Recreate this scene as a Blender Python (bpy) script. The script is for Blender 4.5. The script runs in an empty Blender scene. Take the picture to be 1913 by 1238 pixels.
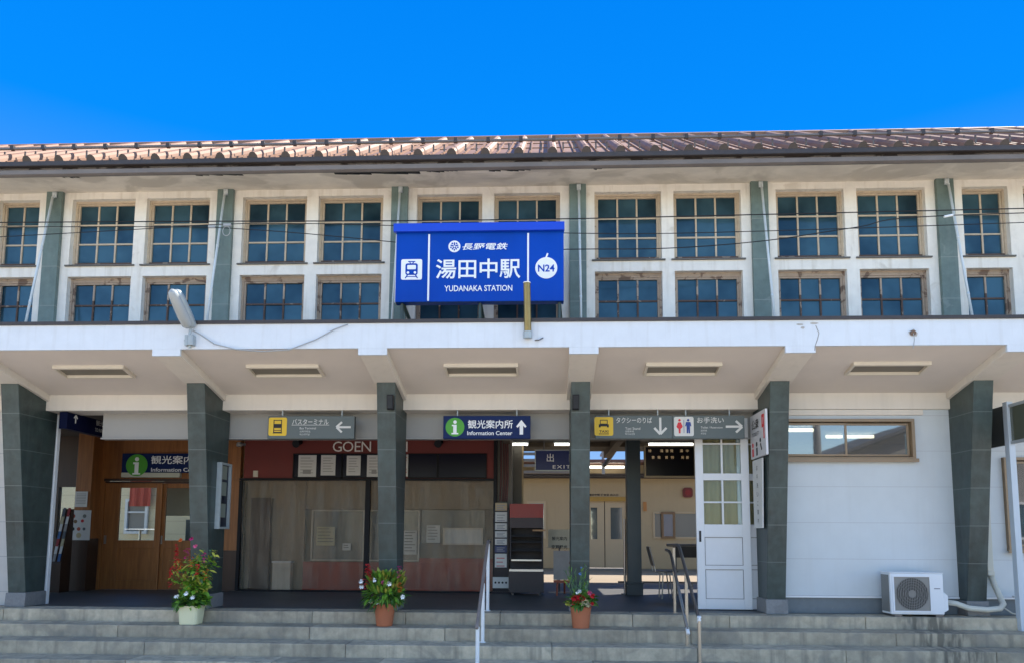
import bpy, bmesh, math, random
from mathutils import Vector, Matrix
random.seed(7)
R = math.radians
sc = bpy.context.scene
col = sc.collection

# ------------------------------------------------------------------ camera
cam_d = bpy.data.cameras.new('camera'); cam = bpy.data.objects.new('camera', cam_d); col.objects.link(cam)
W_, H_, F_, SH_ = 1913.0, 1238.0, 1399.36, 230.4
C_ = Vector((-0.49706878, -10.61518387, 1.05455593))
RT = Vector((0.99906166, 0.04298177, 0.00532512)).normalized()
UP = Vector((-7.02259512e-04, -1.06859873e-01, 9.94273843e-01)).normalized()
FW = Vector((-0.0433047, 0.99334462, 0.10672942)).normalized()
m = Matrix((( RT.x, UP.x, -FW.x, C_.x), (RT.y, UP.y, -FW.y, C_.y), (RT.z, UP.z, -FW.z, C_.z), (0, 0, 0, 1)))
cam.matrix_world = m
cam_d.sensor_width = 36; cam_d.lens = F_ / W_ * 36; cam_d.shift_y = SH_ / W_; cam_d.clip_end = 2000
sc.camera = cam
def ray(x, y): return FW * F_ + RT * (x - W_ / 2) + UP * (H_ / 2 + SH_ - y)
def PY(x, y, Y):                 # where the sight line of a photo pixel meets the plane at depth Y -> (X, Z)
    d = ray(x, y); p = C_ + d * ((Y - C_.y) / d.y); return p.x, p.z
def PZ(x, y, Z):
    d = ray(x, y); p = C_ + d * ((Z - C_.z) / d.z); return p.x, p.y

# ------------------------------------------------------------------ sky, sun, exposure
SUN_EL, SUN_AZ = R(50), R(58)       # azimuth from +Y (behind the station) towards +X
w = bpy.data.worlds.new('World'); sc.world = w; w.use_nodes = True
nt = w.node_tree; nt.nodes.clear()
out = nt.nodes.new('ShaderNodeOutputWorld'); bg = nt.nodes.new('ShaderNodeBackground')
sky = nt.nodes.new('ShaderNodeTexSky'); sky.sky_type = 'NISHITA'; sky.sun_disc = False
sky.sun_elevation = SUN_EL; sky.sun_rotation = SUN_AZ; sky.altitude = 600; sky.air_density = 1.0; sky.dust_density = 0.3; sky.ozone_density = 1.0
hs = nt.nodes.new('ShaderNodeHueSaturation'); hs.inputs['Saturation'].default_value = 1.12
# deep, polarised blue of the half of the sky behind the station (+Y), paler towards the horizon
tc = nt.nodes.new('ShaderNodeTexCoord'); sp = nt.nodes.new('ShaderNodeSeparateXYZ')
mr = nt.nodes.new('ShaderNodeMapRange'); mr.interpolation_type = 'SMOOTHSTEP'; mr.inputs[1].default_value = 0.05; mr.inputs[2].default_value = 0.4; mr.inputs[4].default_value = 1.0
cr = nt.nodes.new('ShaderNodeValToRGB'); el = cr.color_ramp.elements; BLUE = 0.4
el[0].position = 0.03; el[0].color = (0.36, 0.58, 0.92, 1); el[1].position = 0.72; el[1].color = (0.0, 0.205, 0.88, 1)
e = el.new(0.2); e.color = (0.16, 0.42, 0.98, 1); e = el.new(0.46); e.color = (0.002, 0.275, 1.0, 1)
sc_ = nt.nodes.new('ShaderNodeVectorMath'); sc_.operation = 'SCALE'; sc_.inputs['Scale'].default_value = 1 / BLUE
mx = nt.nodes.new('ShaderNodeMix'); mx.data_type = 'RGBA'
nt.links.new(tc.outputs['Generated'], sp.inputs[0]); nt.links.new(sp.outputs['Y'], mr.inputs[0]); nt.links.new(mr.outputs[0], mx.inputs[0])
nt.links.new(sp.outputs['Z'], cr.inputs[0]); nt.links.new(cr.outputs[0], sc_.inputs[0]); nt.links.new(sc_.outputs[0], mx.inputs[7])
nt.links.new(sky.outputs[0], hs.inputs['Color']); nt.links.new(hs.outputs[0], mx.inputs[6]); nt.links.new(mx.outputs[2], bg.inputs[0])
bg.inputs[1].default_value = 0.14
nt.links.new(bg.outputs[0], out.inputs[0])
sd = bpy.data.lights.new('sun', 'SUN'); sd.energy = 4.0; sd.angle = R(0.5); sd.color = (1, 0.93, 0.82)
so = bpy.data.objects.new('sun', sd); col.objects.link(so)
sdir = Vector((math.sin(SUN_AZ) * math.cos(SUN_EL), math.cos(SUN_AZ) * math.cos(SUN_EL), math.sin(SUN_EL)))
so.rotation_euler = sdir.to_track_quat('Z', 'Y').to_euler()
sc.view_settings.view_transform = 'Standard'; sc.view_settings.look = 'None'; sc.view_settings.gamma = 1
sc.view_settings.exposure = 1.55
sc.cycles.max_bounces = 8; sc.cycles.transparent_max_bounces = 12; sc.cycles.use_denoising = True
sc.cycles.sample_clamp_indirect = 6.0

# ------------------------------------------------------------------ materials
def nodes(name):
    mt = bpy.data.materials.new(name); mt.use_nodes = True; t = mt.node_tree
    b = t.nodes['Principled BSDF']; return mt, t, b
def N(t, kind, **kw):
    n = t.nodes.new('ShaderNode' + kind)
    for k, v in kw.items(): setattr(n, k, v)
    return n
def M(name, c, rough=0.6, var=0.12, scale=4.0, bump=0.1, metal=0.0, c2=None, streak=0.0, streak_c=None, spec=0.5, big=0.5, stretch=(1, 1, 1), island=0.0, jz=None, jx=None, jc=None, patch=None, coat=0):
    mt, t, b = nodes(name)
    L = t.links.new
    geo = N(t, 'NewGeometry'); mp = N(t, 'Mapping'); mp.inputs['Scale'].default_value = stretch; L(geo.outputs['Position'], mp.inputs[0])
    n1 = N(t, 'TexNoise'); n1.inputs['Scale'].default_value = scale; n1.inputs['Detail'].default_value = 6; n1.inputs['Roughness'].default_value = 0.62; L(mp.outputs[0], n1.inputs['Vector'])
    n2 = N(t, 'TexNoise'); n2.inputs['Scale'].default_value = big; n2.inputs['Detail'].default_value = 3; L(mp.outputs[0], n2.inputs['Vector'])
    ad = N(t, 'Math', operation='ADD'); L(n1.outputs[0], ad.inputs[0]); L(n2.outputs[0], ad.inputs[1])
    r = N(t, 'MapRange'); r.inputs[1].default_value = 0.65; r.inputs[2].default_value = 1.35; L(ad.outputs[0], r.inputs[0])
    last = N(t, 'Mix', data_type='RGBA'); a = c2 or [x * (1 - var) for x in c]
    last.inputs[6].default_value = (*a[:3], 1); last.inputs[7].default_value = (*[min(1, x * (1 + (0 if c2 else var))) for x in c], 1); L(r.outputs[0], last.inputs[0])
    def over(fac, cc):
        nonlocal last
        k = N(t, 'Mix', data_type='RGBA'); L(fac, k.inputs[0]); L(last.outputs[2], k.inputs[6]); k.inputs[7].default_value = (*cc, 1); last = k
    if island:
        k = N(t, 'HueSaturation'); rr = N(t, 'MapRange'); rr.inputs[3].default_value = 1 - island; rr.inputs[4].default_value = 1 + island
        L(geo.outputs['Random Per Island'], rr.inputs[0]); L(rr.outputs[0], k.inputs['Value']); L(last.outputs[2], k.inputs['Color'])
        kk = N(t, 'Mix', data_type='RGBA'); kk.inputs[0].default_value = 1; L(k.outputs[0], kk.inputs[7]); last = kk
    if streak:
        ms = N(t, 'Mapping'); ms.inputs['Scale'].default_value = (9, 9, 0.7); L(geo.outputs['Position'], ms.inputs[0])
        ns = N(t, 'TexNoise'); ns.inputs['Scale'].default_value = 1.2; ns.inputs['Detail'].default_value = 5; L(ms.outputs[0], ns.inputs['Vector'])
        rs = N(t, 'MapRange'); rs.inputs[1].default_value = 0.52; rs.inputs[2].default_value = 0.75; rs.inputs[4].default_value = streak; L(ns.outputs[0], rs.inputs[0])
        over(rs.outputs[0], streak_c or [x * 0.45 for x in c])
    if patch:      # patch = (scale, threshold, amount, colour): blotches with a shape of their own
        np_ = N(t, 'TexNoise'); np_.inputs['Scale'].default_value = patch[0]; np_.inputs['Detail'].default_value = 8; np_.inputs['Distortion'].default_value = 0.8; L(geo.outputs['Position'], np_.inputs['Vector'])
        rp = N(t, 'MapRange'); rp.inputs[1].default_value = patch[1]; rp.inputs[2].default_value = patch[1] + (patch[4] if len(patch) > 4 else 0.05); rp.inputs[4].default_value = patch[2]; L(np_.outputs[0], rp.inputs[0])
        over(rp.outputs[0], patch[3])
    if jz:         # jz = (start, spacing, half width): joints between facing slabs
        s = N(t, 'SeparateXYZ'); L(geo.outputs['Position'], s.inputs[0])
        a1 = N(t, 'Math', operation='SUBTRACT'); L(s.outputs['Z'], a1.inputs[0]); a1.inputs[1].default_value = jz[0]
        a2 = N(t, 'Math', operation='DIVIDE'); L(a1.outputs[0], a2.inputs[0]); a2.inputs[1].default_value = jz[1]
        a3 = N(t, 'Math', operation='PINGPONG'); L(a2.outputs[0], a3.inputs[0]); a3.inputs[1].default_value = 0.5
        a4 = N(t, 'Math', operation='LESS_THAN'); L(a3.outputs[0], a4.inputs[0]); a4.inputs[1].default_value = jz[2] / jz[1]
        a5 = N(t, 'Math', operation='MULTIPLY'); L(a4.outputs[0], a5.inputs[0]); a5.inputs[1].default_value = 0.75
        over(a5.outputs[0], jc)
    L(last.outputs[2], b.inputs['Base Color'])
    rr = N(t, 'MapRange'); rr.inputs[3].default_value = max(0.02, rough - 0.08); rr.inputs[4].default_value = min(1, rough + 0.1); L(n1.outputs[0], rr.inputs[0]); L(rr.outputs[0], b.inputs['Roughness'])
    b.inputs['Metallic'].default_value = metal; b.inputs['Specular IOR Level'].default_value = spec
    if coat: b.inputs['Coat Weight'].default_value = coat; b.inputs['Coat Roughness'].default_value = 0.08
    if bump:
        bp = N(t, 'Bump'); bp.inputs['Strength'].default_value = bump; bp.inputs['Distance'].default_value = 0.02; L(n1.outputs[0], bp.inputs['Height']); L(bp.outputs[0], b.inputs['Normal'])
    return mt
def glass(name, c, transp=0.0, rough=0.03, refl=0.0, wav=0.15, tint=(0.9, 0.95, 0.95)):
    mt, t, b = nodes(name); L = t.links.new
    b.inputs['Base Color'].default_value = (*c, 1); b.inputs['Roughness'].default_value = rough; b.inputs['Specular IOR Level'].default_value = 0.6
    geo = N(t, 'NewGeometry'); n = N(t, 'TexNoise'); n.inputs['Scale'].default_value = 2.2; L(geo.outputs['Position'], n.inputs['Vector'])
    bp = N(t, 'Bump'); bp.inputs['Strength'].default_value = wav; bp.inputs['Distance'].default_value = 0.01; L(n.outputs[0], bp.inputs['Height']); L(bp.outputs[0], b.inputs['Normal'])
    sh = b.outputs[0]; o = t.nodes['Material Output']
    if transp:
        tr = N(t, 'BsdfTransparent'); tr.inputs[0].default_value = (*tint, 1); x = N(t, 'MixShader'); x.inputs[0].default_value = transp; L(sh, x.inputs[1]); L(tr.outputs[0], x.inputs[2]); sh = x.outputs[0]
    if refl:
        g = N(t, 'BsdfGlossy'); g.inputs['Roughness'].default_value = rough; L(bp.outputs[0], g.inputs['Normal']); x = N(t, 'MixShader'); x.inputs[0].default_value = refl; L(sh, x.inputs[1]); L(g.outputs[0], x.inputs[2]); sh = x.outputs[0]
    L(sh, o.inputs[0]); return mt
def emit(name, c, s):
    mt, t, b = nodes(name); b.inputs['Base Color'].default_value = (0.8, 0.8, 0.8, 1); b.inputs['Emission Color'].default_value = (*c, 1); b.inputs['Emission Strength'].default_value = s; return mt
def plain(name, c, rough=0.5, spec=0.4, metal=0.0):
    mt, t, b = nodes(name); b.inputs['Base Color'].default_value = (*c, 1); b.inputs['Roughness'].default_value = rough; b.inputs['Specular IOR Level'].default_value = spec; b.inputs['Metallic'].default_value = metal; return mt

white_fascia = M('white_fascia', (0.66, 0.70, 0.74), 0.6, 0.06, 6, 0.06, streak=0.34, streak_c=(0.48, 0.48, 0.47), patch=(2.3, 0.70, 0.25, (0.5, 0.48, 0.45)))
ceil_paint = M('ceiling_paint', (0.67, 0.605, 0.55), 0.7, 0.05, 3, 0.04)
beam_paint = M('beam_paint', (0.69, 0.635, 0.565), 0.7, 0.06, 3, 0.05, streak=0.10)
plaster = M('weathered_plaster', (0.82, 0.79, 0.72), 0.8, 0.10, 7, 0.15, streak=0.45, streak_c=(0.50, 0.44, 0.34), patch=(3.1, 0.62, 0.5, (0.55, 0.50, 0.42), 0.1))
soffit_m = M('peeling_soffit', (0.76, 0.71, 0.63), 0.85, 0.16, 3, 0.25, stretch=(1, 1.6, 1), patch=(1.3, 0.48, 0.75, (0.53, 0.49, 0.43), 0.10))
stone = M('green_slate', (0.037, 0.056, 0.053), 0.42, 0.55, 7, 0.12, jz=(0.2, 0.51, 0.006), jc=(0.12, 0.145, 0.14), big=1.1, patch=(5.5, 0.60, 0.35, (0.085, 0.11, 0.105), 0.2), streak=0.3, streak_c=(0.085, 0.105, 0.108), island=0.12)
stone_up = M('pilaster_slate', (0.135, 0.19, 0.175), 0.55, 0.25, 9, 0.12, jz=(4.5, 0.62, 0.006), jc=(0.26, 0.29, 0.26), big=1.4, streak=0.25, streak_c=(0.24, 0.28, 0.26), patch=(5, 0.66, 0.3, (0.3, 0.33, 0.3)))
plinth_m = M('grey_granite', (0.20, 0.20, 0.20), 0.7, 0.2, 30, 0.15, patch=(3, 0.6, 0.3, (0.1, 0.1, 0.1)))
concrete = M('stone_step', (0.42, 0.36, 0.265), 0.75, 0.34, 9, 0.6, island=0.20, streak=0.6, streak_c=(0.13, 0.12, 0.10), big=1.9, patch=(2.4, 0.54, 0.5, (0.21, 0.195, 0.165), 0.1))
# wet run-off stain on the steps below the air conditioner
_t = concrete.node_tree; _b = _t.nodes['Principled BSDF']; _l = _t.links.new
_src = _b.inputs['Base Color'].links[0].from_socket
_g = N(_t, 'NewGeometry'); _s = N(_t, 'SeparateXYZ'); _l(_g.outputs['Position'], _s.inputs[0])
_d = N(_t, 'Math', operation='SUBTRACT'); _l(_s.outputs['X'], _d.inputs[0]); _d.inputs[1].default_value = 4.58
_ab = N(_t, 'Math', operation='ABSOLUTE'); _l(_d.outputs[0], _ab.inputs[0])
_r = N(_t, 'MapRange'); _r.interpolation_type = 'SMOOTHSTEP'; _r.inputs[1].default_value = 0.15; _r.inputs[2].default_value = 0.55; _r.inputs[3].default_value = 1.0; _r.inputs[4].default_value = 0.0; _l(_ab.outputs[0], _r.inputs[0])
_m = N(_t, 'Mapping'); _m.inputs['Scale'].default_value = (7, 3, 1.6); _l(_g.outputs['Position'], _m.inputs[0]); _n = N(_t, 'TexNoise'); _n.inputs['Scale'].default_value = 1.6; _n.inputs['Detail'].default_value = 6; _l(_m.outputs[0], _n.inputs['Vector'])
_q = N(_t, 'MapRange'); _q.inputs[1].default_value = 0.44; _q.inputs[2].default_value = 0.56; _q.inputs[4].default_value = 0.75; _l(_n.outputs[0], _q.inputs[0])
_p = N(_t, 'Math', operation='MULTIPLY'); _l(_r.outputs[0], _p.inputs[0]); _l(_q.outputs[0], _p.inputs[1])
_k = N(_t, 'Mix', data_type='RGBA'); _l(_p.outputs[0], _k.inputs[0]); _l(_src, _k.inputs[6]); _k.inputs[7].default_value = (0.10, 0.09, 0.07, 1); _l(_k.outputs[2], _b.inputs['Base Color'])
floor_m = M('dark_paving', (0.085, 0.085, 0.085), 0.5, 0.25, 5, 0.1, big=0.9)
street_bounce_m = M('street_bounce', (0.46, 0.395, 0.315), 0.9, 0.2, 20, 0.3)  # unseen ground, made pale and warm to bounce light up at the canopy
plat_m = M('platform_paving', (0.24, 0.19, 0.135), 0.8, 0.12, 6, 0.1)
roof_m = M('roof_sheet', (0.25, 0.142, 0.092), 0.55, 0.22, 5, 0.15, spec=0.3, patch=(2.5, 0.6, 0.45, (0.17, 0.13, 0.12), 0.15))
dark_brown = M('dark_brown_metal', (0.045, 0.036, 0.034), 0.5, 0.3, 6, 0.1)
gutter_m = M('grey_brown_gutter', (0.14, 0.125, 0.12), 0.5, 0.3, 5, 0.1, stretch=(0.4, 1, 1))
board_white = M('flaking_white_board', (0.5, 0.48, 0.45), 0.8, 0.2, 6, 0.2, patch=(2.2, 0.52, 0.85, (0.07, 0.055, 0.05)), stretch=(0.4, 1, 1))
win_frame = M('cream_window_paint', (0.52, 0.43, 0.32), 0.7, 0.2, 14, 0.15, patch=(7, 0.68, 0.6, (0.16, 0.09, 0.06)))
win_frame_low = M('worn_window_paint', (0.40, 0.31, 0.235), 0.75, 0.2, 14, 0.15, patch=(6, 0.56, 0.75, (0.10, 0.055, 0.04)))
sill_m = M('grey_sill', (0.13, 0.125, 0.115), 0.8, 0.3, 10, 0.2)
win_glass = glass('upper_window_glass', (0.012, 0.038, 0.058), 0, 0.09, 0.0, 0.25); _t = win_glass.node_tree; _b = _t.nodes['Principled BSDF']; _g = N(_t, 'NewGeometry'); _n = N(_t, 'TexNoise'); _n.inputs['Scale'].default_value = 1.7; _n.inputs['Detail'].default_value = 3; _t.links.new(_g.outputs['Position'], _n.inputs['Vector'])
_a = N(_t, 'Math', operation='ADD'); _t.links.new(_n.outputs[0], _a.inputs[0]); _w = N(_t, 'MapRange'); _w.inputs[3].default_value = -0.2; _w.inputs[4].default_value = 0.2; _t.links.new(_g.outputs['Random Per Island'], _w.inputs[0]); _t.links.new(_w.outputs[0], _a.inputs[1])
_c = N(_t, 'ValToRGB'); _c.color_ramp.elements[0].position = 0.3; _c.color_ramp.elements[0].color = (0.009, 0.024, 0.036, 1); _c.color_ramp.elements[1].position = 0.72; _c.color_ramp.elements[1].color = (0.046, 0.105, 0.14, 1); _t.links.new(_a.outputs[0], _c.inputs[0]); _t.links.new(_c.outputs[0], _b.inputs['Base Color'])
win_glass.node_tree.nodes['Principled BSDF'].inputs['Specular Tint'].default_value = (0.45, 0.78, 1.0, 1)
muntin_rust = M('rusty_muntin', (0.10, 0.06, 0.045), 0.8, 0.3, 20, 0.2, patch=(9, 0.6, 0.8, (0.33, 0.26, 0.2)))
siding = M('white_siding', (0.56, 0.60, 0.62), 0.45, 0.05, 3, 0.02, streak=0.12, streak_c=(0.42, 0.43, 0.42), patch=(1.8, 0.66, 0.15, (0.4, 0.4, 0.38), 0.15), jz=(0.243, 0.51, 0.004), jc=(0.42, 0.43, 0.45))
bronze_frame = M('bronze_aluminium', (0.29, 0.21, 0.135), 0.45, 0.12, 5, 0.03, metal=0.3)
grey_panel = M('grey_transom_panel', (0.36, 0.355, 0.34), 0.7, 0.05, 3, 0.03)
dark_ceiling = M('dark_ceiling', (0.09, 0.08, 0.065), 0.8, 0.15, 3, 0.05)
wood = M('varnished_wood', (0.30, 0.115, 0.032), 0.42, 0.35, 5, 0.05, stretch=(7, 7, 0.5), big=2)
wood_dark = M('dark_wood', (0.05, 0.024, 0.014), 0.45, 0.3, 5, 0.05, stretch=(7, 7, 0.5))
red_wall = M('dark_red_wall', (0.17, 0.022, 0.018), 0.6, 0.1, 3, 0.03)
rust_wall = M('rust_red_wall', (0.38, 0.085, 0.05), 0.7, 0.12, 3, 0.03)
black = plain('black_paint', (0.007, 0.008, 0.012), 0.5, 0.2)
navy_dark = plain('dark_navy_panel', (0.004, 0.005, 0.018), 0.3, 0.2)
steel = M('brushed_steel', (0.42, 0.40, 0.38), 0.32, 0.1, 20, 0.02, metal=0.9)
steel_dark = M('worn_dark_steel', (0.16, 0.15, 0.145), 0.4, 0.2, 20, 0.02, metal=0.7)
galv = M('galvanised_steel', (0.36, 0.40, 0.41), 0.45, 0.15, 12, 0.05, metal=0.3)
white_metal = M('white_enamel', (0.76, 0.77, 0.78), 0.35, 0.03, 4, 0.01)
cream_enamel = M('cream_enamel', (0.62, 0.56, 0.47), 0.45, 0.04, 4, 0.01)
sign_blue = M('sign_blue', (0.0, 0.055, 0.40), 0.4, 0.10, 2, 0.01, spec=0.15, streak=0.10, streak_c=(0.03, 0.09, 0.36))
sign_blue_dark = M('sign_navy', (0.002, 0.014, 0.085), 0.45, 0.05, 2, 0.01, spec=0.2)
sign_grey = M('sign_grey_green', (0.095, 0.115, 0.113), 0.45, 0.06, 2, 0.01)
sign_white = plain('sign_white', (0.82, 0.84, 0.86), 0.45)
sign_yellow = plain('sign_yellow', (0.72, 0.47, 0.03), 0.45)
sign_green = plain('sign_green', (0.07, 0.33, 0.03), 0.45)
ink = plain('black_ink', (0.02, 0.02, 0.022), 0.6)
pic_red = plain('pictogram_red', (0.6, 0.03, 0.04), 0.5)
pic_blue = plain('pictogram_blue', (0.02, 0.05, 0.25), 0.5)
letter_white = M('cream_letter', (0.85, 0.80, 0.76), 0.5, 0.05, 4, 0)
paper = M('paper', (0.66, 0.66, 0.64), 0.8, 0.06, 3, 0.05)
paper_old = M('yellowed_paper', (0.52, 0.47, 0.30), 0.8, 0.1, 3, 0.05)
cream_wall = M('cream_wall', (0.42, 0.325, 0.19), 0.6, 0.05, 3, 0.02, streak=0.08)
cream_trim = M('cream_trim', (0.48, 0.38, 0.24), 0.6, 0.05, 3, 0.02)
teal_post = M('dark_teal_paint', (0.022, 0.040, 0.052), 0.4, 0.15, 5, 0.03)
tube_on = emit('lit_tube', (1, 0.96, 0.85), 2.2)
tube_room = emit('lit_room_tube', (1, 0.88, 0.62), 4.0)
terracotta = M('terracotta', (0.42, 0.135, 0.06), 0.65, 0.08, 10, 0.05)
cream_pot = M('cream_plastic', (0.74, 0.71, 0.46), 0.5, 0.05, 6, 0.03)
soil = plain('soil', (0.03, 0.02, 0.012), 0.95)
def leafm(name, c, s=0.35): return M(name, c, 0.5, 0.4, 30, 0, c2=[x * s for x in c], island=0.35)
leaf_g = leafm('leaf_green', (0.20, 0.42, 0.035)); leaf_d = leafm('leaf_dark', (0.075, 0.20, 0.03)); leaf_y = leafm('leaf_yellow', (0.52, 0.50, 0.07)); leaf_s = leafm('leaf_sage', (0.13, 0.25, 0.13))
fl_red = leafm('petal_red', (0.55, 0.02, 0.025), 0.6); fl_pink = leafm('petal_pink', (0.65, 0.12, 0.24), 0.7); fl_white = leafm('petal_white', (0.8, 0.8, 0.78), 0.9); fl_mag = leafm('petal_magenta', (0.5, 0.03, 0.17), 0.7); fl_orange = leafm('petal_orange', (0.62, 0.13, 0.02), 0.7); fl_cream = leafm('petal_cream', (0.6, 0.52, 0.33), 0.7); fl_blue = leafm('petal_blue', (0.16, 0.30, 0.55), 0.7)
ac_white = M('casing_white', (0.74, 0.76, 0.79), 0.4, 0.03, 3, 0.01)
grille_m = plain('grille_grey', (0.25, 0.24, 0.22), 0.5); grille_in = plain('fan_dark', (0.075, 0.07, 0.065), 0.6)
ivory = M('ivory_duct', (0.55, 0.54, 0.47), 0.5, 0.08, 5, 0.02)
brass = M('aged_brass', (0.27, 0.19, 0.075), 0.35, 0.2, 8, 0.03, metal=0.75)
lamp_lens = glass('clear_grey_lens', (0.40, 0.42, 0.42), 0.12, 0.18)
wire_m = plain('black_cable', (0.035, 0.036, 0.04), 0.95, 0.02); wire_g = plain('grey_cable', (0.35, 0.36, 0.36), 0.6)
def plastic_sheet():
    mt, t, b = nodes('clear_plastic_sheet'); L = t.links.new
    b.inputs['Base Color'].default_value = (0.27, 0.245, 0.205, 1); b.inputs['Roughness'].default_value = 0.2; b.inputs['Specular IOR Level'].default_value = 0.5
    geo = N(t, 'NewGeometry'); mp = N(t, 'Mapping'); mp.inputs['Scale'].default_value = (3.0, 3.0, 0.6); L(geo.outputs[0], mp.inputs[0])
    n = N(t, 'TexNoise'); n.inputs['Scale'].default_value = 2.5; n.inputs['Detail'].default_value = 5; L(mp.outputs[0], n.inputs['Vector'])
    r = N(t, 'MapRange'); r.inputs[1].default_value = 0.3; r.inputs[2].default_value = 0.7; r.inputs[3].default_value = 0.84; r.inputs[4].default_value = 0.58; L(n.outputs[0], r.inputs[0])
    bp = N(t, 'Bump'); bp.inputs['Strength'].default_value = 0.9; bp.inputs['Distance'].default_value = 0.05; L(n.outputs[0], bp.inputs['Height']); L(bp.outputs[0], b.inputs['Normal'])
    tr = N(t, 'BsdfTransparent'); tr.inputs[0].default_value = (0.95, 0.9, 0.84, 1); x = N(t, 'MixShader'); L(r.outputs[0], x.inputs[0]); L(b.outputs[0], x.inputs[1]); L(tr.outputs[0], x.inputs[2]); L(x.outputs[0], t.nodes['Material Output'].inputs[0]); return mt
plastic = plastic_sheet()
door_glass = glass('door_glass', (0.03, 0.028, 0.025), 0.88, 0.01, 0.06, 0.0)
room_glass = glass('room_glass', (0.11, 0.11, 0.10), 0.42, 0.02, 0.19, 0.02)
curtain_m = M('beige_curtain', (0.74, 0.60, 0.33), 0.85, 0.15, 3, 0.0, stretch=(9, 9, 0.2))

_t = curtain_m.node_tree; _tl = _t.nodes.new('ShaderNodeBsdfTranslucent'); _tl.inputs[0].default_value = (0.62, 0.48, 0.24, 1); _x = _t.nodes.new('ShaderNodeMixShader'); _x.inputs[0].default_value = 0.5
_t.links.new(_t.nodes['Principled BSDF'].outputs[0], _x.inputs[1]); _t.links.new(_tl.outputs[0], _x.inputs[2]); _t.links.new(_x.outputs[0], _t.nodes['Material Output'].inputs[0])
# ------------------------------------------------------------------ mesh helpers
class MB:
    def __init__(s): s.v = []; s.f = []; s.mi = []; s.cur = 0; s.T = None
    def add(s, vs, fs):
        b = len(s.v)
        if s.T: vs = [s.T(Vector(v)) for v in vs]
        s.v += [tuple(v) for v in vs]; s.f += [tuple(b + i for i in f) for f in fs]; s.mi += [s.cur] * len(fs); return s
    def box(s, x0, x1, y0, y1, z0, z1):
        return s.add([(x0, y0, z0), (x1, y0, z0), (x1, y1, z0), (x0, y1, z0), (x0, y0, z1), (x1, y0, z1), (x1, y1, z1), (x0, y1, z1)],
                     [(3, 2, 1, 0), (4, 5, 6, 7), (0, 1, 5, 4), (1, 2, 6, 5), (2, 3, 7, 6), (3, 0, 4, 7)])
    def cbox(s, x, y, z, a, b, c): return s.box(x - a / 2, x + a / 2, y - b / 2, y + b / 2, z - c / 2, z + c / 2)
    def prism(s, poly, a0, a1, axis='X'):        # poly in YZ extruded along X, or XZ along Y, or XY along Z
        n = len(poly); g = {'X': lambda p, a: (a, p[0], p[1]), 'Y': lambda p, a: (p[0], a, p[1]), 'Z': lambda p, a: (p[0], p[1], a)}[axis]
        return s.add([g(p, a0) for p in poly] + [g(p, a1) for p in poly], [tuple(range(n))[::-1], tuple(range(n, 2 * n))] + [(i, (i + 1) % n, n + (i + 1) % n, n + i) for i in range(n)])
    def tube(s, pts, r, n=8, cap=True):
        pts = [Vector(p) for p in pts]; rs = r if isinstance(r, (list, tuple)) else [r] * len(pts); rings = []; vs = []; fs = []
        pv = None
        for i, p in enumerate(pts):
            d = (pts[min(i + 1, len(pts) - 1)] - pts[max(i - 1, 0)]).normalized()
            u = pv if pv else (Vector((0, 0, 1)) if abs(d.z) < 0.9 else Vector((1, 0, 0)))
            u = (u - d * u.dot(d)).normalized(); pv = u; q = d.cross(u)
            for k in range(n):
                a = 2 * math.pi * k / n; vs.append(p + (u * math.cos(a) + q * math.sin(a)) * rs[i])
        for i in range(len(pts) - 1):
            for k in range(n): fs.append((i * n + k, i * n + (k + 1) % n, (i + 1) * n + (k + 1) % n, (i + 1) * n + k))
        if cap: fs += [tuple(range(n))[::-1], tuple(range((len(pts) - 1) * n, len(pts) * n))]
        return s.add(vs, fs)
    def lathe(s, prof, c, n=24, sq=0.0):         # prof: (radius, z); sq squares the ring
        vs = []; fs = []
        for r, z in prof:
            for k in range(n):
                a = 2 * math.pi * (k + 0.5) / n; x, y = math.cos(a), math.sin(a)
                if sq: q = (abs(x) ** sq + abs(y) ** sq) ** (-1 / sq); x *= q; y *= q
                vs.append((c[0] + x * r, c[1] + y * r, c[2] + z))
        for i in range(len(prof) - 1):
            for k in range(n): fs.append((i * n + k, i * n + (k + 1) % n, (i + 1) * n + (k + 1) % n, (i + 1) * n + k))
        fs += [tuple(range(n))[::-1], tuple(range((len(prof) - 1) * n, len(prof) * n))]
        return s.add(vs, fs)
    def disc(s, x, y, z, r, t=0.004, n=28, rx=None):      # facing -Y
        return s.prism([(x + (rx or r) * math.cos(2 * math.pi * k / n), z + r * math.sin(2 * math.pi * k / n)) for k in range(n)], y - t, y, 'Y')
    def rrect(s, x0, x1, z0, z1, y, r, t=0.004):
        p = []
        for cx, cz, a0 in ((x1 - r, z1 - r, 0), (x0 + r, z1 - r, 90), (x0 + r, z0 + r, 180), (x1 - r, z0 + r, 270)):
            for k in range(6): a = R(a0 + 18 * k); p.append((cx + r * math.cos(a), cz + r * math.sin(a)))
        return s.prism(p, y - t, y, 'Y')
    def stroke(s, a, b, wd, y, t=0.004):         # flat bar from a to b in XZ
        a = Vector(a); b = Vector(b); d = (b - a).normalized() * wd / 2; q = Vector((-d.y, d.x))
        return s.prism([tuple(a + q - d * 0), tuple(a - q), tuple(b - q), tuple(b + q)], y - t, y, 'Y')
    def frame(s, x0, x1, z0, z1, y0, y1, wd):    # four bars butted end to end
        s.box(x0, x1, y0, y1, z1 - wd, z1); s.box(x0, x1, y0, y1, z0, z0 + wd)
        s.box(x0, x0 + wd, y0, y1, z0 + wd, z1 - wd); return s.box(x1 - wd, x1, y0, y1, z0 + wd, z1 - wd)
SHIFT = {}
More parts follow.
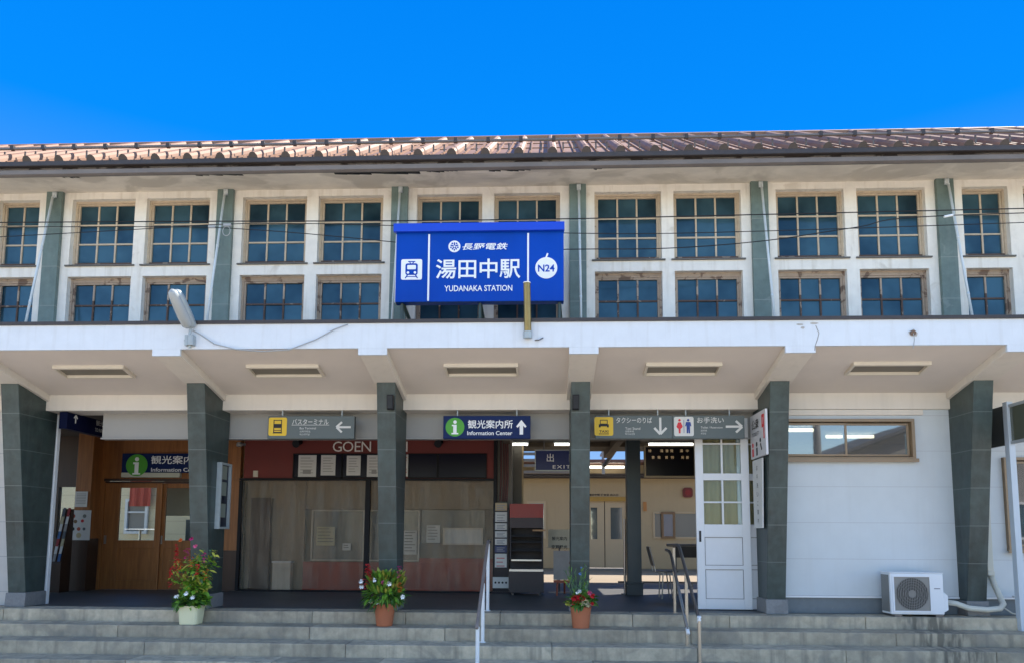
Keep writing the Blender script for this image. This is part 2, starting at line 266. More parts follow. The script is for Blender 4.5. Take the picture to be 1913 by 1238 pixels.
def obj(name, mb, mats, parent=None, label=None, cat=None, group=None, kind=None, smooth=False, bevel=0.0):
    me = bpy.data.meshes.new(name); sh = SHIFT.get(parent.name, Vector()) if parent else Vector()
    me.from_pydata([tuple(Vector(v) - sh) for v in mb.v], [], mb.f)
    for x in (mats if isinstance(mats, (list, tuple)) else [mats]): me.materials.append(x)
    if any(mb.mi): me.polygons.foreach_set('material_index', mb.mi)
    bm = bmesh.new(); bm.from_mesh(me); bmesh.ops.recalc_face_normals(bm, faces=bm.faces); bm.to_mesh(me); bm.free()
    if smooth: me.polygons.foreach_set('use_smooth', [True] * len(me.polygons))
    o = bpy.data.objects.new(name, me); col.objects.link(o)
    if parent: o.parent = parent; SHIFT[o.name] = sh
    tag(o, label, cat, group, kind)
    if bevel:
        b = o.modifiers.new('bevel', 'BEVEL'); b.width = bevel; b.segments = 2; b.limit_method = 'ANGLE'
    return o
def tag(o, label=None, cat=None, group=None, kind=None):
    if label: o['label'] = label
    if cat: o['category'] = cat
    if group: o['group'] = group
    if kind: o['kind'] = kind
def thing(name, label, cat, loc=(0, 0, 0), group=None):
    o = bpy.data.objects.new(name, None); col.objects.link(o); o.location = loc; o.empty_display_size = 0.1; SHIFT[o.name] = Vector(loc); tag(o, label, cat, group); return o
def dup(o, d, parent=None, label=None, top=True):
    c = o.copy(); col.objects.link(c)
    if top: c.location = o.location + Vector(d)
    if parent: c.parent = parent
    if label: c['label'] = label
    for ch in list(o.children): dup(ch, (0, 0, 0), c, None, False)
    return c
def text(mb, body, x, z, y, h=None, wd=None, bold=0.0, shear=0.0, t=0.004, align='C', spacing=1.0):
    """lettering on the plane Y=y, facing -Y; h = height of the ink, wd = its width"""
    cu = bpy.data.curves.new('t', 'FONT'); cu.body = body; cu.size = 1; cu.offset = bold; cu.shear = shear; cu.resolution_u = 3; cu.space_character = spacing
    o = bpy.data.objects.new('t', cu); col.objects.link(o); bpy.context.view_layer.update()
    me = bpy.data.meshes.new_from_object(o.evaluated_get(bpy.context.evaluated_depsgraph_get()))
    vs = [v.co.copy() for v in me.vertices]; fs = [tuple(p.vertices) for p in me.polygons]
    bpy.data.objects.remove(o); bpy.data.curves.remove(cu); bpy.data.meshes.remove(me)
    x0 = min(v.x for v in vs); x1 = max(v.x for v in vs); y0 = min(v.y for v in vs); y1 = max(v.y for v in vs)
    sy = h / (y1 - y0) if h else wd / (x1 - x0); sx = wd / (x1 - x0) if wd else sy
    ox = {'C': (x0 + x1) / 2, 'L': x0, 'R': x1}[align]
    mb.add([(x + (v.x - ox) * sx, y - t, z + (v.y - (y0 + y1) / 2) * sy) for v in vs], fs)
def arrow(mb, x, z, y, s, ang, wd):
    c, n = math.cos(ang), math.sin(ang); r = lambda a, b: (x + a * c - b * n, z + a * n + b * c)
    mb.stroke(r(-s, 0), r(s * 0.9, 0), wd, y); mb.stroke(r(s, 0), r(s * 0.25, s * 0.72), wd, y, 0.0045); mb.stroke(r(s * 1.02, -0.02 * s), r(s * 0.25, -s * 0.72), wd, y, 0.005)

# ================================================================== SETTING
g = MB(); g.add([(-300, -300, -0.66), (300, -300, -0.66), (300, 300, -0.66), (-300, 300, -0.66)], [(0, 1, 2, 3)])
obj('street', g, street_bounce_m, kind='structure')
g = MB()
EDGE = (-0.22, -0.64, -1.06, -1.48)
for i, e in enumerate(EDGE):
    z1 = -0.16 * i; x = -12.0; back = EDGE[i - 1] + 0.0 if i else 0.16
    while x < 15.0:
        ln = random.choice((1.3, 1.8, 2.6, 3.2, 3.8)); xe = min(15.0, x + ln)
        zz = z1 + random.uniform(-0.002, 0.002); g.box(x, xe - 0.0045, e + random.uniform(-0.004, 0.004), back - 0.004, z1 - 0.17, zz); x = xe
obj('steps', g, concrete, kind='structure', bevel=0.009)
g = MB(); g.box(-12, 15, 0.164, 6.2, -0.3, 0.0); obj('floor', g, floor_m, kind='structure')
g = MB(); g.box(-12, 15, 6.202, 13.5, -0.3, 0.003); obj('platform', g, plat_m, kind='structure')
g = MB(); g.box(-12, 15, -1.44, 0.16, -0.655, -0.5); obj('step_base', g, plinth_m, kind='structure')

# ================================================================== STATION BUILDING
B = thing('station_building', 'long two-storey station with tapered green slate columns, white canopy and rows of paned windows', 'station')
S = 2.7; KS = range(-3, 3)
# --- columns, wedge shaped: wide at the top, narrow at the foot
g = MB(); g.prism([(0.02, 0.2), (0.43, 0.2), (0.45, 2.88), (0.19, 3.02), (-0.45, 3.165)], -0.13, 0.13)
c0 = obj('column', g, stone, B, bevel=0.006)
g = MB(); g.prism([(-0.015, 0.0), (0.455, 0.0), (0.45, 0.2), (0.0, 0.2)], -0.15, 0.15); obj('plinth', g, plinth_m, c0, bevel=0.008)
for k in KS:
    if k == 0: continue
    dup(c0, (k * S, 0, 0), B)
# --- canopy beams (soffit ribs running out to the fascia)
g = MB(); g.prism([(-1.262, 3.357), (0.168, 3.02), (0.168, 3.2), (-1.262, 3.5)], -0.175, 0.175)
b0 = obj('canopy_beam', g, beam_paint, B, bevel=0.006)
for k in range(-4, 6):
    if k: dup(b0, (k * S, 0, 0), B)
g = MB(); g.prism([(-1.262, 3.452), (0.17, 3.115), (0.17, 3.6), (-1.262, 3.78)], -12, 15); obj('canopy_ceiling', g, ceil_paint, B)
# fascia with drops at the beams
g = MB(); g.box(-12, 15, -1.30, -1.264, 3.432, 3.755)
for k in range(-4, 6):
    g.box(k * S - 0.185, k * S + 0.185, -1.30, -1.264, 3.345, 3.431)
obj('fascia', g, white_fascia, B)
g = MB(); g.box(-12, 15, -1.325, -1.2, 3.757, 3.80); g.box(-12, 15, -1.2, 0.26, 3.785, 3.815); obj('canopy_flashing', g, dark_brown, B)
g = MB(); g.box(-12, 15, 0.172, 0.62, 2.88, 3.62); obj('header_beam', g, beam_paint, B, bevel=0.006)
# --- upper wall with window openings
g = MB(); YW0, YW1 = 0.27, 0.52; XL, XR = -12.0, 15.0
ZU0, ZU1, ZL0, ZL1 = 5.165, 6.215, 4.165, 4.975
OPEN = []
for k in range(-3, 2):
    OPEN += [(k * S + 0.255, k * S + 1.255, 3), (k * S + 1.437, k * S + 2.437, 3)]
OPEN = [(-9.91, -9.25, 2), (-9.03, -8.37, 2)] + OPEN + [(5.67, 6.33, 2), (6.55, 7.21, 2)]
g.box(XL, XR, YW0, YW1, ZU1, 6.42); g.box(XL, XR, YW0, YW1, ZL1, ZU0); g.box(XL, XR, YW0, YW1, 3.70, ZL0)
xs = [XL] + [q for o_ in OPEN for q in o_[:2]] + [XR]
for i in range(0, len(xs), 2):
    g.box(xs[i], xs[i + 1], YW0, YW1, ZU0, ZU1); g.box(xs[i], xs[i + 1], YW0, YW1, ZL0, ZL1)
obj('upper_wall', g, plaster, B)
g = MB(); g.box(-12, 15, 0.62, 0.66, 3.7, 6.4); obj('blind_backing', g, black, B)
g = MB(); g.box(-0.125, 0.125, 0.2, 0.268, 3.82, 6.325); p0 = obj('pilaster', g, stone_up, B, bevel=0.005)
for k in KS:
    if k: dup(p0, (k * S, 0, 0), B)
# --- windows
def window(wd, nc, nr, z0, z1, fm):
    """frame + glass + sill at x 0..wd"""
    f = MB(); low = z0 < 5; hd = 0.035 if low else 0.0; f.frame(0, wd, z0, z1, 0.36, 0.44, 0.032)
    if low: f.box(0.032, wd - 0.032, 0.365, 0.44, z1 - 0.032 - hd, z1 - 0.032)
    f.frame(0.032, wd - 0.032, z0 + 0.032, z1 - 0.032 - hd, 0.38, 0.43, 0.028)
    a, b_, c, d = 0.06, wd - 0.06, z0 + 0.06, z1 - 0.06 - hd
    for i in range(1, nc): x = a + (b_ - a) * i / nc; f.box(x - 0.0125, x + 0.0125, 0.392, 0.425, c + (d - c) * 0.62 if low else c, d); f.cur = 1 if low else 0; f.box(x - 0.0125, x + 0.0125, 0.392, 0.425, c, c + (d - c) * 0.62 - 0.001) if low else None; f.cur = 0
    for j in range(1, nr): z = c + (d - c) * j / nr; f.cur = 1 if low else 0; f.box(a, b_, 0.394 - (0.004 if low else 0), 0.423, z - 0.012, z + 0.012)
    f.cur = 1; f.box(0.033, wd - 0.033, 0.372, 0.379, z0 + 0.033, z0 + 0.062); f.cur = 0; o = obj('window', f, [fm, muntin_rust], B)
    gl = MB()
    for i in range(nc):
        for j in range(nr):
            x0 = a + (b_ - a) * i / nc; x1 = a + (b_ - a) * (i + 1) / nc; q0 = c + (d - c) * j / nr; q1 = c + (d - c) * (j + 1) / nr
            e = [random.uniform(-0.0025, 0.0025) for _ in range(3)]
            gl.add([(x0, 0.409 + e[0], q0), (x1, 0.409 + e[1], q0), (x1, 0.409 + e[1] + e[2], q1), (x0, 0.409 + e[0] + e[2], q1)], [(0, 1, 2, 3)])
    obj('glass', gl, win_glass, o)
    if z0 > 5:
        s_ = MB(); s_.box(0.0, wd, 0.34, 0.358, z0 + 0.002, z0 + 0.03); s_.cur = 1; s_.prism([(0.235, z0 - 0.03), (0.269, z0 - 0.03), (0.269, z0 - 0.004), (0.235, z0 - 0.012)], -0.045, wd + 0.045); obj('sill', s_, [dark_brown, sill_m], o)
    return o
protos = {}
for x0, x1, nc in OPEN:
    for z0, z1, nr, fm, key in ((ZU0, ZU1, 3, win_frame, 'u'), (ZL0, ZL1, 2, win_frame_low, 'l')):
        kk = (nc, key)
        if kk not in protos: protos[kk] = window(x1 - x0, nc, nr, z0, z1, fm); protos[kk].location.x = x0
        else:
            c = dup(protos[kk], (x0 - protos[kk].location.x, 0, 0), B)
# --- eaves: soffit, boards, gutter
g = MB(); g.prism([(-0.47, 6.252), (0.30, 6.325), (0.30, 6.44), (-0.47, 6.38)], -12, 15); obj('eaves_soffit', g, soffit_m, B)
g = MB(); g.box(-12, 15, -0.51, -0.472, 6.215, 6.375); obj('eaves_board', g, board_white, B)
g = MB(); g.prism([(-0.59, 6.20), (-0.60, 6.258), (-0.585, 6.258), (-0.575, 6.215), (-0.52, 6.215), (-0.518, 6.265), (-0.514, 6.265), (-0.514, 6.188), (-0.55, 6.182)], -12, 15); obj('gutter', g, gutter_m, B)
for a, b_, dz in ((-3.55, -2.3, 0.0), (-5.6, -4.9, 0.0), (-2.2, -1.75, 0.01), (-1.3, -0.7, 0.008), (-7.6, -7.35, 0.0), (0.2, 0.32, 0)):
    n_ = 7; up = [(a + (b_ - a) * i / n_, 6.165 + 0.004 * i / n_) for i in range(n_ + 1)]
    x_ = a; g = MB()
    for i in range(n_): 
        xa, xb = up[i][0], up[i + 1][0]; y1 = (-0.30 if a in (-3.55,) else -0.345) + random.uniform(-0.015, 0.03)
        zq = lambda y: 6.252 + (y + 0.47) * 0.0948 - 0.003
        g.add([(xa, -0.465, zq(-0.465)), (xb, -0.465, zq(-0.465)), (xb, y1, zq(y1)), (xa, y1 - 0.02, zq(y1 - 0.02))], [(0, 1, 2, 3)])
    obj('rotten_soffit_edge', g, black, B)
# --- roof: ribbed sheet
RS = math.tan(R(32)); EY, EZ, RY = -0.63, 6.36, 2.1
rz = lambda y: EZ + (y - EY) * RS
g = MB(); g.prism([(EY, EZ), (RY, rz(RY)), (2 * RY - EY, EZ), (2 * RY - EY, EZ - 0.05), (RY, rz(RY) - 0.06), (EY, EZ - 0.045)], -12.4, 15.4)
nrm = Vector((0, -math.sin(R(32)), math.cos(R(32)))); sl = Vector((0, math.cos(R(32)), math.sin(R(32))))
RIBS = [-12.2 + 0.4725 * i for i in range(58)]
for x in RIBS:
    vs = []; fs = []; n_ = 7; L_ = (RY - EY) / math.cos(R(32))
    for t_ in (0.0, L_):
        for k in range(n_):
            a = math.pi * k / (n_ - 1); vs.append(Vector((x, EY, EZ)) + sl * t_ + Vector((1, 0, 0)) * (0.070 * math.cos(a)) + nrm * (0.092 * math.sin(a) - 0.002) - Vector((0, 0.012, 0)) * (t_ == 0))
    for k in range(n_ - 1): fs.append((k, k + 1, n_ + k + 1, n_ + k))
    g.cur = 0; g.add(vs, fs); g.cur = 1; g.add(vs[:n_], [tuple(range(n_))])
    g.cur = 0
    for q in (0.1575, 0.315):        # low seams on the pans
        xx = x + q; a = Vector((xx - 0.012, EY, EZ)); b_ = Vector((xx + 0.012, EY, EZ)); vs = [a, b_, b_ + nrm * 0.022, a + nrm * 0.022]; vs += [v + sl * L_ for v in vs]
        g.add(vs, [(0, 1, 2, 3), (0, 3, 7, 4), (1, 5, 6, 2), (3, 2, 6, 7)])
for t_ in (1.1, 2.2):               # laps between sheet courses
    p = Vector((0, EY, EZ)) + sl * t_; q = p + sl * 0.05
    g.add([(-12.4, p.y, p.z), (15.4, p.y, p.z), (15.4, (p + nrm * 0.014).y, (p + nrm * 0.014).z), (-12.4, (p + nrm * 0.014).y, (p + nrm * 0.014).z), (-12.4, q.y, q.z), (15.4, q.y, q.z)], [(0, 1, 2, 3), (3, 2, 5, 4)])
rf = obj('roof', g, [roof_m, dark_brown], B)
g = MB(); g.prism([(RY - 0.13, rz(RY) - 0.05), (RY - 0.13, rz(RY) + 0.02), (RY, rz(RY) + 0.10), (RY + 0.13, rz(RY) + 0.02), (RY + 0.13, rz(RY) - 0.05)], -12.4, 15.4); obj('ridge_cap', g, roof_m, rf)
g = MB(); g.box(-12.4, 15.4, EY - 0.012, EY + 0.05, EZ - 0.065, EZ - 0.047); g.box(-12.4, 15.4, EY - 0.02, EY - 0.001, EZ - 0.06, EZ + 0.004); obj('eaves_trim', g, dark_brown, rf)
g = MB(); bp_ = Vector((0, EY, EZ)) + sl * 0.42 + nrm * 0.16
g.tube([(-12.3, bp_.y, bp_.z), (15.3, bp_.y, bp_.z)], 0.024, 6)
for x in RIBS:
    for q in (0.1575, 0.315):
        a = Vector((x + q, EY, EZ)) + sl * 0.42; g.box(a.x - 0.012, a.x + 0.012, a.y - 0.006 , a.y + 0.006, a.z, bp_.z)
    a = Vector((x + 0.02, EY, EZ)) + sl * 0.42 + nrm * 0.09; g.cur = 1; g.cbox(a.x, bp_.y, bp_.z + 0.01, 0.05, 0.05, 0.07); g.cur = 0
obj('snow_guard', g, [gutter_m, dark_brown], rf)
# --- stay rods from the pilaster heads down to the canopy
g = MB(); g.tube([(0.015, 0.14, 6.19), (0.02, -0.30, 3.79)], 0.018, 8)
g.tube([(0.015, 0.19, 6.25), (0.015, 0.14, 6.19)], 0.02, 8); g.cbox(0.015, 0.185, 6.26, 0.06, 0.03, 0.09)
for t_ in (0.35, 0.72):
    p = Vector((0.015, 0.14, 6.19)).lerp(Vector((0.02, -0.30, 3.79)), t_); q = Vector((0.015, 0.14, 6.19)).lerp(Vector((0.02, -0.30, 3.79)), t_ + 0.02); g.tube([p, q], 0.02, 8)
r0 = obj('stay_rod', g, M('pale_rod', (0.62, 0.68, 0.70), 0.5, 0.1, 10), B, smooth=True)
for k in KS:
    if k: dup(r0, (k * S, 0, 0), B)
# fascia damage: spalled patches
g = MB()
def patchm(px, py, w_, h_, n_=9):
    x, z = PY(px, py, -1.302); g.prism([(x + w_ * random.uniform(.6, 1) * math.cos(2 * math.pi * i / n_), z + h_ * random.uniform(.5, 1) * math.sin(2 * math.pi * i / n_)) for i in range(n_)], -1.3025, -1.301, 'Y')
patchm(1522, 604, 0.06, 0.02); patchm(1494, 606, 0.05, 0.016); patchm(1500, 612, 0.03, 0.02); patchm(1706, 622, 0.07, 0.06)
obj('spalled_paint', g, M('bare_render', (0.42, 0.40, 0.37), 0.9, 0.2, 20, 0.2), B)
g = MB(); g.tube([PY(1524, 608, -1.303)[:1] + (-1.303,) + PY(1524, 608, -1.303)[1:]] + [(PY(x, y, -1.303)[0], -1.303, PY(x, y, -1.303)[1]) for x, y in ((1530, 622), (1527, 634), (1523, 645), (1522, 654))], 0.004, 5); obj('crack', g, grille_m, B)

# ================================================================== GROUND FLOOR
# transom panels behind the header
g = MB(); g.box(PY(192, 797, 0.5)[0], 2.62, 0.50, 0.56, 2.512, 2.88); obj('transom_panel', g, grey_panel, B)
g = MB(); g.box(PY(192, 797, 0.5)[0], 2.62, 0.46, 0.60, 2.488, 2.511); obj('transom_rail', g, grey_panel, B)
g = MB(); g.box(-6.3, 2.62, 0.62, 6.2, 2.95, 3.1); g.box(-12, -6.302, 0.62, 4.6, 2.95, 3.1); obj('concourse_ceiling', g, dark_ceiling, B)
g = MB()
for x in (-1.2, 0.9, 2.5): g.box(x - 0.07, x + 0.07, 0.66, 6.2, 2.80, 2.948)
for y in (2.2, 4.6): g.box(-1.4, 2.6, y - 0.06, y + 0.06, 2.86, 2.946)
obj('ceiling_joists', g, M('old_timber', (0.10, 0.075, 0.05), 0.8, 0.3, 6, 0.1), B)
# right: white siding wall with high sliding window
def wallbox(x0, x1, holes, z0, z1, y0, y1, mat, name):
    g = MB(); xs = sorted(holes); cx = x0
    for a, b_, c, d in xs:
        g.box(cx, a, y0, y1, z0, z1); g.box(a, b_, y0, y1, z0, c); g.box(a, b_, y0, y1, d, z1); cx = b_
    g.box(cx, x1, y0, y1, z0, z1); return obj(name, g, mat, B)
wx0, wz0 = PY(1455, 859, 0.22); wx1, wz1 = PY(1707, 783, 0.22)
HZ0, HZ1 = 2.15, 2.74
ox0, ox1 = 5.96, 8.2
wallbox(2.66, 15, [(2.9, 4.76, HZ0, HZ1), (ox0, ox1, 0.88, 2.19)], 0.24, 2.88, 0.22, 0.42, siding, 'siding_wall')
g = MB(); g.box(2.66, 15, 0.205, 0.40, 0.215, 0.238); obj('siding_base_trim', g, white_metal, B)
g = MB(); g.box(2.66, 15, 0.24, 0.40, 0.0, 0.213); obj('siding_plinth', g, M('blue_grey_render', (0.16, 0.18, 0.19), 0.8, 0.15, 8, 0.1, patch=(5, 0.66, 0.5, (0.3, 0.28, 0.25))), B)
g = MB(); g.box(2.66, 4.9, 0.19, 0.218, 2.80, 2.875); obj('soffit_trim', g, beam_paint, B)
def slider(x0, x1, z0, z1, split, name='sliding_window'):
    f = MB(); f.frame(x0, x1, z0, z1, 0.16, 0.30, 0.042); f.box(x0 - 0.02, x1 + 0.03, 0.14, 0.158, z0 - 0.03, z0 + 0.02)
    f.frame(x0 + 0.057, split + 0.02, z0 + 0.057, z1 - 0.057, 0.19, 0.215, 0.03); f.frame(split - 0.02, x1 - 0.057, z0 + 0.057, z1 - 0.057, 0.225, 0.25, 0.03)
    o = obj(name, f, bronze_frame, B, bevel=0.003)
    a = MB(); a.box(x0 + 0.087, split - 0.01, 0.2, 0.206, z0 + 0.087, z1 - 0.087); a.box(split + 0.01, x1 - 0.087, 0.235, 0.241, z0 + 0.087, z1 - 0.087); obj('glass', a, room_glass, o); return o
slider(2.9, 4.76, HZ0, HZ1, 3.80); slider(ox0, ox1, 0.88, 2.19, 7.1)
# office room behind
g = MB(); g.box(2.66, 15, 4.0, 4.1, 0, 2.9); g.box(2.62, 2.66, 0.44, 4.0, 0, 2.9); g.box(2.66, 15, 0.44, 4.0, 2.84, 2.878); obj('office_room', g, M('office_wall', (0.45, 0.44, 0.42), 0.8), B)
g = MB()
for i in range(44):
    x = ox0 + 0.05 + i * 0.05; g.box(x, x + 0.048, 0.46 + 0.02 * math.sin(i * 1.3), 0.47 + 0.02 * math.sin(i * 1.3), 0.5, 2.3)
obj('office_curtain', g, M('grey_curtain', (0.30, 0.31, 0.30), 0.9), B)
for i, (x, y) in enumerate(((3.45, 1.6), (4.75, 2.4))):
    g = MB(); g.tube([(x - 0.4, y, 2.78), (x + 0.4, y, 2.78)], 0.03, 8)
    obj('office_lamp', g, tube_room, label=('lit fluorescent tube on the office ceiling nearer the column, seen through high window', 'lit fluorescent tube in the office seen through the right half of the high window')[i], cat='lamp', group='fluorescent lamps in the office')
# left end wall
g = MB(); g.box(-12, -8.25, 0.22, 0.40, 0.0, 2.878); obj('end_wall', g, M('pale_grey_wall', (0.52, 0.50, 0.47), 0.7, 0.08, 4, 0.1, jz=(0.2, 0.51, 0.005), jc=(0.3, 0.3, 0.3)), B)
g = MB(); g.box(-8.02, -7.955, 0.46, 0.53, 0.0, 2.87); obj('white_jamb', g, white_metal, B, bevel=0.004)
# --- left: wooden ticket hall front (plane Y = 3.4)
YB = 3.4
def X4(px, py=1000): return PY(px, py, YB)[0]
dx0, dx1, dx2 = X4(190), X4(292), X4(412)
g = MB(); g.box(X4(182), dx0 - 0.0, 3.40, 3.55, 0, 2.94); g.box(dx0, -6.30, 3.40, 3.52, 2.09, 2.94); g.box(X4(412) + 0.0, -6.30, 3.42, 3.52, 0.75, 2.09); obj('wood_wall', g, wood, B)
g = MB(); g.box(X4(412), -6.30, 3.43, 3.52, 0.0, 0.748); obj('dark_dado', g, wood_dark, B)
g = MB(); g.box(dx0, X4(412), 3.36, 3.398, 2.055, 2.10); g.box(dx0, X4(412), 3.41, 3.46, 2.02, 2.053); obj('door_lintel', g, wood_dark, B)
def wood_door(x0, x1, y, gx0, gx1):
    z0, z1, gz0, gz1 = 0.004, 2.02, 0.93, 1.93
    f = MB(); f.box(x0, gx0, y, y + 0.045, z0, z1); f.box(gx1, x1, y, y + 0.045, z0, z1); f.box(gx0, gx1, y, y + 0.045, gz1, z1); f.box(gx0, gx1, y, y + 0.045, 0.78, gz0); f.box(gx0, gx1, y, y + 0.045, z0, 0.17); f.box(gx0, gx1, y + 0.012, y + 0.03, 0.17, 0.78)
    o = obj('sliding_wood_door', f, wood, B, bevel=0.005)
    a = MB(); a.box(gx0, gx1, y + 0.018, y + 0.024, gz0, gz1); obj('glass', a, door_glass, o)
    h = MB(); h.box(x0 + 0.03, x0 + 0.075, y - 0.006, y + 0.0, 0.86, 1.02); obj('pull_handle', h, steel, o); return o
wood_door(dx0, dx1 + 0.05, 3.43, X4(218), X4(286)); wood_door(dx1 - 0.0, dx2, 3.49, X4(302), X4(400))
wx = [PY(x, 1000, 3.1)[0] for x in (124, 168)]
g = MB(); g.box(-9.3, -9.0, 3.08, 3.39, 0, 2.94); obj('wood_post', g, wood, B, bevel=0.004)
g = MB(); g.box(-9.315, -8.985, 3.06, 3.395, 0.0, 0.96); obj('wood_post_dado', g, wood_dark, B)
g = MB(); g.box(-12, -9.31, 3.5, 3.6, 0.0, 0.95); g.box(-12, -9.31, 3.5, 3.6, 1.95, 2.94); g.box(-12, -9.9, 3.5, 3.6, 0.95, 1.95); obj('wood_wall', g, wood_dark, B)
g = MB(); g.box(-9.9, -9.31, 3.53, 3.54, 0.95, 1.95); obj('side_window_glass', g, door_glass, B)
# room behind the wooden doors, built without a roof so daylight brightens it
g = MB(); g.box(-6.34, -6.30, 3.62, 9.5, 0, 2.94); g.box(-15, -6.3, 9.5, 9.6, 0, 3.2); obj('open_room_wall', g, M('open_room_paint', (0.80, 0.68, 0.44), 0.8, 0.08, 1.5, 0, jz=(0, 0.35, 0.006), jc=(0.4, 0.34, 0.24)), B)
g = MB(); g.frame(-11.95, -11.32, 1.05, 2.0, 9.42, 9.49, 0.07); g.box(-11.88, -11.39, 9.43, 9.48, 1.62, 1.66); cw = obj('open_room_window', g, white_metal, B); g = MB(); g.box(-11.88, -11.39, 9.485, 9.489, 1.12, 1.93); obj('glass', g, plain('open_room_glass', (0.25, 0.24, 0.22), 0.3), cw)
T = thing('red_banner', 'red cloth hanging on the cream wall seen through the wooden door', 'banner', (-11.5, 9.4, 1.8)); g = MB(); n_ = 12; vs = []
for i in range(n_ + 1): vs += [(-11.82 + 0.6 * i / n_, 9.38 + 0.02 * math.sin(i * 1.4), 1.80), (-11.82 + 0.6 * i / n_, 9.38 + 0.02 * math.sin(i * 1.4), 2.6)]
g.add(vs, [(2 * i, 2 * i + 2, 2 * i + 3, 2 * i + 1) for i in range(n_)]); obj('cloth', g, M('banner_red', (0.45, 0.07, 0.04), 0.8), T)
tx, ty = PY(262, 990, 8.0)[0], 8.0; tz = PY(262, 987, 8.0)[1]
T = thing('round_table', 'round white table seen through the wooden door', 'table', (tx, ty, 0)); g = MB(); g.lathe([(0.34, -0.02), (0.36, -0.01), (0.34, 0.0)], (tx, ty, tz), 28); obj('top', g, white_metal, T); g = MB(); g.tube([(tx, ty, 0.02), (tx, ty, tz - 0.02)], 0.03, 8); obj('stem', g, steel, T); g = MB(); g.lathe([(0.22, 0.0), (0.2, 0.02), (0.03, 0.03)], (tx, ty, 0), 20); obj('foot', g, steel, T)
for i, dx in enumerate((-0.5, 0.5)):
    T = thing('open_room_chair', ('dark chair left of the round table behind the wooden door', 'blue chair right of the round table behind the wooden door')[i], 'chair', (tx + dx, ty + 0.1, 0)); cm = (steel_dark, plain('chair_blue', (0.05, 0.12, 0.28)))[i]
    g = MB(); g.box(tx + dx - 0.2, tx + dx + 0.2, ty - 0.1, ty + 0.3, 0.43, 0.46); obj('seat', g, cm, T); g = MB(); g.box(tx + dx - 0.2, tx + dx + 0.2, ty + 0.28, ty + 0.31, 0.55, 0.88); obj('backrest', g, cm, T)
    for qx in (-0.18, 0.18):
        for qy in (-0.08, 0.29):
            g = MB(); g.tube([(tx + dx + qx, ty + qy, 0), (tx + dx + qx, ty + qy, 0.43 if qy < 0 else 0.85)], 0.012, 6); obj('leg', g, steel, T)
x0, x1 = PY(304, 950, 4.3)[0], PY(420, 950, 4.3)[0]; T = thing('roller_blind', 'beige roller blind behind the right wooden door pane', 'blind', ((x0 + x1) / 2, 4.3, 1.5)); g = MB(); g.box(x0, x1, 4.3, 4.305, 1.42, 2.3); obj('fabric', g, M('blind_beige', (0.55, 0.48, 0.36), 0.8), T); g = MB(); g.box(x0 - 0.02, x1 + 0.02, 4.28, 4.32, 2.3, 2.4); obj('roller', g, cream_enamel, T)
g = MB(); g.box(x0 + 0.35, x1, 4.6, 4.7, 0.0, 1.35); obj('inner_counter', g, M('counter_blue', (0.08, 0.12, 0.16), 0.6), B)

# --- shop front
gx0, gx1 = -6.24, -1.43
g = MB(); g.box(gx0, gx1, 3.42, 3.52, 2.12, 2.94); obj('red_fascia_wall', g, red_wall, B)
g = MB(); g.box(gx0 - 0.04, gx1 + 0.02, 3.33, 3.418, 2.075, 2.115); g.box(gx0 - 0.06, gx0, 3.38, 3.52, 0, 2.07); g.box(gx1 - 0.02, gx1 + 0.04, 3.36, 3.52, 0, 2.94)
mxp = X4(687); g.box(mxp - 0.045, mxp + 0.045, 3.30, 3.39, 0.0, 2.073); g.box(gx0, gx1, 3.30, 3.40, 0.0, 0.03); obj('shop_frame', g, black, B)
# behind the curtain
g = MB(); sw0, sw1 = PY(580, 1047, 3.62)[0], PY(783, 1047, 3.62)[0]; z_ = PY(680, 1047, 3.62)[1]
g.box(PY(568, 1000, 3.62)[0], gx1, 3.62, 3.7, 0, z_ - 0.02); g.box(sw1, gx1, 3.63, 3.7, z_ - 0.018, 0.62); obj('shop_counter_wall', g, rust_wall, B)
g = MB(); g.box(gx0, PY(568, 1000, 3.62)[0], 3.64, 3.72, 0, 2.3); g.box(PY(568, 1000, 3.62)[0], gx1, 3.66, 3.74, 1.55, 2.3); g.box(-6.5, -1.40, 3.80, 3.85, 0, 2.94); obj('shop_back_wall', g, M('taupe_panel', (0.30, 0.24, 0.17), 0.8, 0.12, 1, 0), B)
g = MB(); g.box(-6.1, -5.72, 3.50, 3.62, 0, 1.75); obj('dark_shutter', g, wood_dark, B)
g = MB(); g.frame(sw0, sw1, z_, 1.53, 3.60, 3.64, 0.025); g.box(sw0 + 1.0, sw0 + 1.03, 3.60, 3.64, z_ + 0.025, 1.505); wf = obj('shop_window', g, cream_enamel, B)
g = MB(); g.box(sw0 + 0.025, sw1 - 0.025, 3.645, 3.652, z_ + 0.025, 1.505); obj('glass', g, M('shop_glass', (0.15, 0.155, 0.145), 0.15, 0.3, 1.2, 0), wf)
g = MB(); q0, q1 = PY(785, 1000, 3.62), PY(905, 1015, 3.62); g.box(q0[0] + 0.02, q1[0], 3.655, 3.658, q1[1], 1.53); obj('shop_glazing', g, M('shop_glazing_dark', (0.12, 0.115, 0.10), 0.2, 0.3, 1.2, 0), B)
# right end of shop: service column
g = MB(); g.box(-1.39, -1.12, 3.6, 6.2, 0, 2.94); g.box(-1.118, -0.93, 4.2, 4.5, 0, 2.94); obj('service_pier', g, M('grey_pier', (0.16, 0.15, 0.13), 0.7), B)
g = MB()
for i, x in enumerate((-1.33, -1.28, -1.24, -1.20)): g.tube([(x, 3.585, 2.9), (x + 0.01, 3.58, 2.2), (x - 0.01, 3.58, 1.7)], 0.014, 6)
obj('conduits', g, M('maroon_conduit', (0.12, 0.03, 0.03), 0.5), B)
g = MB(); g.box(-0.945, -0.91, 4.17, 4.19, 0, 2.94); obj('timber_edge', g, cream_wall, B)
